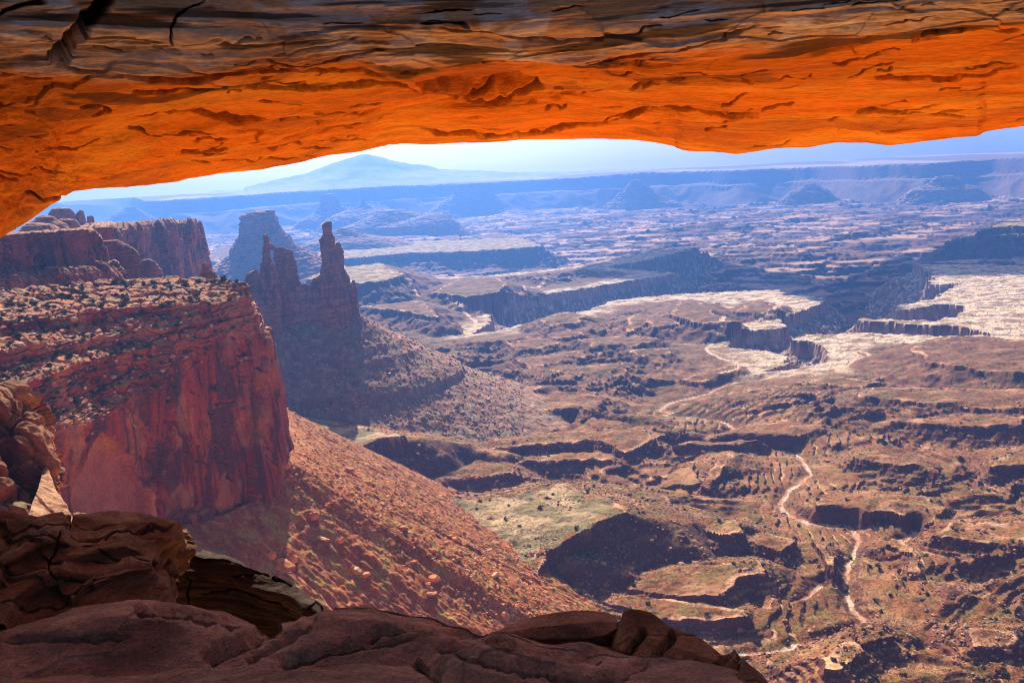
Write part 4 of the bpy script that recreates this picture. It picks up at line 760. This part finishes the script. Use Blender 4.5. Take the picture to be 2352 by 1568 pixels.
# ------------------------------------------------------------------ boulders and shrubs
rnd = random.Random(5)
import bmesh
def ico(sub):
    bm = bmesh.new(); bmesh.ops.create_icosphere(bm, subdivisions=sub, radius=1); Vt = np.array([v.co[:] for v in bm.verts]); Ft = np.array([[v.index for v in f.verts] for f in bm.faces]); bm.free(); return Vt, Ft
IV, IF = ico(3); IV2, IF2 = ico(2)
def boulder_shape(k, Vb):
    d = Vb.copy(); nrm = d/np.linalg.norm(d, axis=1)[:, None]; rg = np.random.RandomState(k)
    for _ in range(9):
        a = rg.normal(size=3); a /= np.linalg.norm(a); h = .55+.3*rg.rand(); s = d@a; d = d-np.outer(np.maximum(s-h, 0), a)
    d = d*np.array([1, .8, .65])*(1+.10*fbm3(nrm[:, 0]*2, nrm[:, 1]*2, nrm[:, 2]*2, 3, k))[:, None]; return d
def boulder_proto(k, col):
    Vt = boulder_shape(k, IV); C = rock_colour(Vt*8, col, np.array(col)*1.3, np.array(col)*.6, 1, k); return mesh_from('boulder', Vt, IF, M_BOULD, C, False)
protos = {c: [boulder_proto(k, col) for k in range(4)] for c, col in (('orange', (0.58, 0.21, 0.08)), ('pale', (0.62, 0.36, 0.2)), ('red', (0.42, 0.15, 0.08)))}
used = set()
def put(proto_list, x, y, z, s, label, cat, group, tilt=.35, sq=None):
    p = rnd.choice(proto_list)
    if p.name in used: o = p.copy(); sc.collection.objects.link(o)
    else: used.add(p.name); o = p
    o.location = (x, y, z); o.rotation_euler = (rnd.uniform(-tilt, tilt), rnd.uniform(-tilt, tilt), rnd.uniform(0, 6.28)); o.scale = (s*rnd.uniform(.8, 1.3), s*rnd.uniform(.8, 1.2), s*(sq or rnd.uniform(.6, 1.1)))
    tag(o, label, cat, group); return o
npr = np.random.RandomState(11)
def scatter(n, pxr, pyr, zref, cond):
    """random ground points that fall in a photo region"""
    px = npr.uniform(*pxr, n*6); py = npr.uniform(*pyr, n*6); p = WZ(px, py, zref)
    z, c, s, w_ = ground_z(p[:, 0], p[:, 1]); P = np.stack([p[:, 0], p[:, 1], z], 1); m = cond(c, s, w_, P) & (np.hypot(p[:, 0], p[:, 1]) < 9000) & (np.hypot(p[:, 0], p[:, 1]) > 290); return P[m][:n]
# named big ones on the talus (photo x, y, radius m)
def hit_ground(px, py):
    d = ray(px, py); d = d/np.hypot(d[0], d[1]); t = np.linspace(300, 3000, 2700); z, *_ = ground_z(d[0]*t, d[1]*t); k = np.argmax(z > d[2]*t); return d[0]*t[k], d[1]*t[k], z[k]
for px, py, s, col in ((648, 1303, 7, 'orange'), (622, 1280, 4.5, 'orange'), (672, 1290, 4.5, 'orange'), (840, 1325, 4.5, 'orange'), (995, 1330, 4.5, 'orange'), (990, 1365, 5, 'orange'), (1135, 1325, 4.5, 'pale'), (1160, 1415, 5, 'orange'), (745, 1240, 4, 'pale'), (780, 1243, 4, 'orange'), (820, 1313, 3.5, 'pale'), (925, 1215, 4, 'orange'), (720, 1187, 5, 'orange'), (800, 1082, 6, 'red'), (1096, 1100, 4.5, 'red'), (1044, 1240, 4.2, 'orange'), (655, 1075, 4, 'orange'), (1123, 1191, 4.5, 'red')):
    x_, y_, z_ = hit_ground(px, py); put(protos[col], x_, y_, z_+s*.1, s, 'large angular boulder on the rubble slope', 'boulder', 'large boulders on the rubble slopes')
for P in scatter(230, (640, 1240), (1080, 1440), -290, lambda c, s, w_, P: (c == 6)):
    put(protos['orange'] if rnd.random() < .8 else protos['pale'], *P, rnd.uniform(1.2, 2.4)*(1+(rnd.random() < .12)*.6), 'orange boulder scattered on the near rubble slope', 'boulder', 'boulders scattered on the rubble slope')
def merged(name, pts, sizes, shapes, Ff, mat, cols_, label, cat):
    Vs = []; Fs = []; Cs = []; n = 0
    for P, s, k in zip(pts, sizes, range(len(pts))):
        Vb = shapes[k % len(shapes)]; a = npr.uniform(0, 6.28); ca, sa = math.cos(a), math.sin(a)
        Q = Vb*s*npr.uniform(.75, 1.25, 3); Q = Q@np.array([[ca, sa, 0], [-sa, ca, 0], [0, 0, 1]]); Vs.append(Q+P); Fs.append(Ff+n); n += len(Vb); Cs.append(np.zeros((len(Vb), 3))+np.array(cols_[k % len(cols_)])*npr.uniform(.75, 1.25))
    o = mesh_from(name, np.concatenate(Vs), np.concatenate(Fs), mat, np.concatenate(Cs), False); tag(o, label, cat, kind='stuff'); return o
I1V, I1F = ico(1); bs = [boulder_shape(40+k, IV2) for k in range(5)]
bs1 = [boulder_shape(60+k, I1V) for k in range(6)]
pts = scatter(6500, (600, 1250), (940, 1460), -290, lambda c, s, w_, P: (c == 6)); merged('rubble', pts, npr.gamma(2.2, .27, len(pts))+.25, bs1, I1F, M_BOULD, [(0.55, 0.19, 0.07), (0.42, 0.13, 0.05), (0.60, 0.28, 0.12)], 'orange rubble strewn over the near slope', 'rubble')
pts = scatter(5500, (590, 1200), (690, 1000), -290, lambda c, s, w_, P: (c == 7)); merged('rubble', pts, npr.gamma(2.0, .55, len(pts))+.4, bs1, I1F, M_BOULD, [(0.36, 0.18, 0.12), (0.30, 0.14, 0.1), (0.48, 0.3, 0.22)], 'rubble strewn over the slope under the spires', 'rubble')
pts = scatter(7000, (800, 2400), (880, 1568), -345, lambda c, s, w_, P: ((c == 5) | (c == 3) | ((c == 1) & (s > .55)) | (n2(P[:, 0]/60, P[:, 1]/60, 121) > .32)) & (c != 6) & (c != 7) & ~w_); merged('rubble', pts, npr.gamma(1.8, .5, len(pts))+.3, bs1, I1F, M_BOULD, [(0.30, 0.14, 0.09), (0.24, 0.11, 0.07), (0.38, 0.2, 0.13)], 'fallen blocks below the ledges of the canyon bench', 'rubble')
pts = scatter(700, (1450, 2000), (700, 860), -375, lambda c, s, w_, P: (c == 3)); merged('rubble', pts, npr.gamma(2.0, 1.0, len(pts))+.8, bs1, I1F, M_BOULD, [(0.30, 0.2, 0.15), (0.24, 0.15, 0.11)], 'pale fallen blocks below the canyon rim', 'rubble')
# shrubs
def shrub_shape(k, n=110):
    rg = np.random.RandomState(k); Vs = []; 
    cl = rg.normal(size=(9, 3))*.45; cl[:, 2] = np.abs(cl[:, 2])*.8+.25
    for q in range(n):
        c = cl[rg.randint(9)]+rg.normal(size=3)*.24; a = rg.normal(size=3); a /= np.linalg.norm(a); b = np.cross(a, rg.normal(size=3)); b /= np.linalg.norm(b); s = .16+.12*rg.rand(); Vs += [c-a*s, c+a*s*.6+b*s*.8, c+a*s*.5-b*s*.8]
    Vt = np.array(Vs); Vt[:, 2] = np.maximum(Vt[:, 2], -.15); return Vt, np.arange(len(Vt)).reshape(-1, 3)
M_LEAF = rock_mat('shrub_leaves', [], var=.3, vscale=.8)
def shrub_proto(k):
    Vt, Ft = shrub_shape(k, 240); col = np.repeat(np.random.RandomState(k).uniform(.7, 1.35, len(Ft)), 3)[:, None]*np.array([(0.075, 0.085, 0.028)]); return mesh_from('shrub', Vt, Ft, M_LEAF, col, False)
sp = [shrub_proto(200+k) for k in range(5)]
deps = bpy.context.evaluated_depsgraph_get()
cliff_o = bpy.data.objects['red_cliff']; from mathutils.bvhtree import BVHTree
def bvh_of(o):
    me = o.data; v = np.empty(len(me.vertices)*3, np.float32); me.vertices.foreach_get('co', v); return BVHTree.FromPolygons(v.reshape(-1, 3).tolist(), [tuple(p.vertices) for p in me.polygons])
bt = bvh_of(cliff_o)
def cast(px, py):
    d = Vector(ray(np.array(px), np.array(py))).normalized(); return bt.ray_cast(Vector((0, 0, 0)), d)
k = 0; rockpts = []
SHL = 'dark green desert shrub on the stepped cliff top'; SHG = 'shrubs on the cliff top'
for px, py, s in ((265, 652, 3.4), (372, 707, 2.4), (245, 720, 2.8), (330, 722, 2.2), (440, 690, 2), (423, 655, 2.2), (455, 650, 2.4), (330, 655, 2), (300, 650, 1.8), (355, 662, 2), (385, 655, 2), (490, 648, 2.6), (512, 645, 2.8), (360, 690, 2), (450, 680, 2), (290, 690, 2), (115, 946, 2.6), (187, 935, 1.8), (128, 906, 1.8), (80, 915, 1.6), (45, 850, 1.6), (190, 665, 2.4), (195, 685, 2.2), (90, 655, 2.4)):
    h = cast(px, py)
    if h[0] is not None: put(sp, *h[0], s*.9, SHL, 'shrub', SHG, .1)
tries = 0; cnt = 0
while cnt < 240 and tries < 4000:
    tries += 1; px = rnd.uniform(0, 560); py = rnd.uniform(640, 960); h = cast(px, py)
    if h[0] is None or h[1].z < .6: continue
    put(sp, *h[0], rnd.uniform(.8, 1.7), SHL, 'shrub', SHG, .1); cnt += 1
tries = 0
while len(rockpts) < 1500 and tries < 12000:
    tries += 1; px = rnd.uniform(-60, 565); py = rnd.uniform(640, 1000); h = cast(px, py)
    if h[0] is not None and h[1].z > .5: rockpts.append(np.array(h[0]))
merged('rubble', rockpts, npr.gamma(1.5, .36, len(rockpts))+.2, bs1, I1F, M_BOULD, [(0.50, 0.28, 0.19), (0.4, 0.2, 0.13), (0.58, 0.38, 0.28)], 'loose stones on the stepped cliff top', 'rubble')
for P in scatter(120, (950, 2352), (1130, 1568), -350, lambda c, s, w_, P: (s < .5) & (c != 6) & (c != 2) & (np.hypot(P[:, 0], P[:, 1]) < 1300)):
    put(sp, *P, rnd.uniform(1.3, 2.4), 'dark juniper shrub on the canyon bench', 'shrub', 'junipers on the canyon bench', .1)
lv = [shrub_shape(300+k, 9) for k in range(5)]
def shrub_stuff(pts, sizes, label, c0=(0.065, 0.06, 0.022)):
    Vs = []; Cs = []
    for P, s in zip(pts, sizes):
        v = lv[npr.randint(5)][0]; v = v*s*np.array([1, 1, .8]); v = v*np.array([npr.choice([-1, 1]), 1, 1])+P; Vs.append(v); Cs.append(np.zeros((len(v), 3))+np.array(c0)*npr.uniform(.7, 1.3))
    Vt = np.concatenate(Vs); o = mesh_from('desert_scrub', Vt, np.arange(len(Vt)).reshape(-1, 3), M_LEAF, np.concatenate(Cs), False); tag(o, label, 'scrub', kind='stuff')
pts = scatter(38000, (800, 2400), (900, 1568), -348, lambda c, s, w_, P: (s < .55) & (c != 6) & (c != 2) & ~w_ & (n2(P[:, 0]/90, P[:, 1]/90, 131) > -.35) & (np.hypot(P[:, 0], P[:, 1]) < 1500))
shrub_stuff(pts, npr.gamma(3, .17, len(pts))+.35, 'low scrub dotted over the canyon bench')
pts = scatter(4000, (640, 1260), (1060, 1450), -290, lambda c, s, w_, P: (c == 6)); shrub_stuff(pts, npr.gamma(3, .10, len(pts))+.2, 'yellow green scrub on the near rubble slope', (0.2, 0.19, 0.05))
pts = scatter(2500, (1300, 2352), (640, 900), -362, lambda c, s, w_, P: (s < .3) & (c == 1)); shrub_stuff(pts, npr.gamma(3, .4, len(pts))+.6, 'sparse scrub on the pale rim', (0.09, 0.09, 0.045))

for pl in list(protos.values())+[sp]:
    for p in pl:
        if p.name not in used: bpy.data.objects.remove(p)
# ------------------------------------------------------------------ cloud that throws the shadow over the basin
shp = [(1395, 612), (1560, 568), (1680, 578), (1900, 592), (2120, 545), (2352, 548), (2560, 540), (2560, 672), (2352, 668), (2200, 664), (2135, 658), (2100, 716), (2068, 760), (1945, 752), (1865, 716), (1800, 688), (1640, 682), (1435, 668), (1310, 662)]
cp = wz(shp, -400.); hgt = 1900.; off = SDIR[:2]/SDIR[2]*(hgt+400); cp = cp+off
lo_, hi_ = cp.min(0)-150, cp.max(0)+150; gx, gy = np.meshgrid(np.linspace(lo_[0], hi_[0], 150), np.linspace(lo_[1], hi_[1], 150), indexing='ij')
sd = sdist(gx+60*fbm2(gx/200, gy/200, 3, 1), gy+60*fbm2(gx/200, gy/200, 3, 2), cp, 400); ins = sd > 0
th_ = np.sqrt(np.clip(sd, 0, 350)/350)*170; up_ = hgt+th_*(1+.5*fbm2(gx/170, gy/170, 4, 3)); dn_ = hgt-th_*.3
idx = grid_faces(150, 150); keep = ins.reshape(-1)[idx].all(1); fk = idx[keep]; n_ = gx.size
VV = np.concatenate([np.stack([gx, gy, up_], -1).reshape(-1, 3), np.stack([gx, gy, dn_-2], -1).reshape(-1, 3)]); FF = np.concatenate([fk, fk[:, ::-1]+n_]); u, inv = np.unique(FF, return_inverse=True)
o = mesh_from('cloud', VV[u], inv.reshape(FF.shape), plain_mat('cloud_white', (.9, .9, .9), .02), None, True); tag(o, 'white cloud high above the basin', 'cloud', kind='structure')

# ------------------------------------------------------------------ haze
zt = 360.0; S = 9500.
bx = np.array([(-S, -600, -640), (S, -600, -640), (S, 13700, -640), (-S, 13700, -640), (-S, -600, zt), (S, -600, zt), (S, 13700, zt), (-S, 13700, zt)]); bf = np.array([(0, 3, 2, 1), (4, 5, 6, 7), (0, 1, 5, 4), (1, 2, 6, 5), (2, 3, 7, 6), (3, 0, 4, 7)])
hm = bpy.data.materials.new('haze'); hm.use_nodes = True; t = hm.node_tree; t.nodes.remove(t.nodes['Principled BSDF'])
pv = t.nodes.new('ShaderNodeVolumePrincipled'); pv.inputs['Color'].default_value = HAZE_COL; pv.inputs['Density'].default_value = HAZE_DENSITY; pv.inputs['Anisotropy'].default_value = 0.45
t.links.new(pv.outputs[0], t.nodes['Material Output'].inputs['Volume'])
o = mesh_from('haze', bx, bf, hm, None, False); tag(o, 'blue haze filling the canyon', 'haze', kind='stuff')
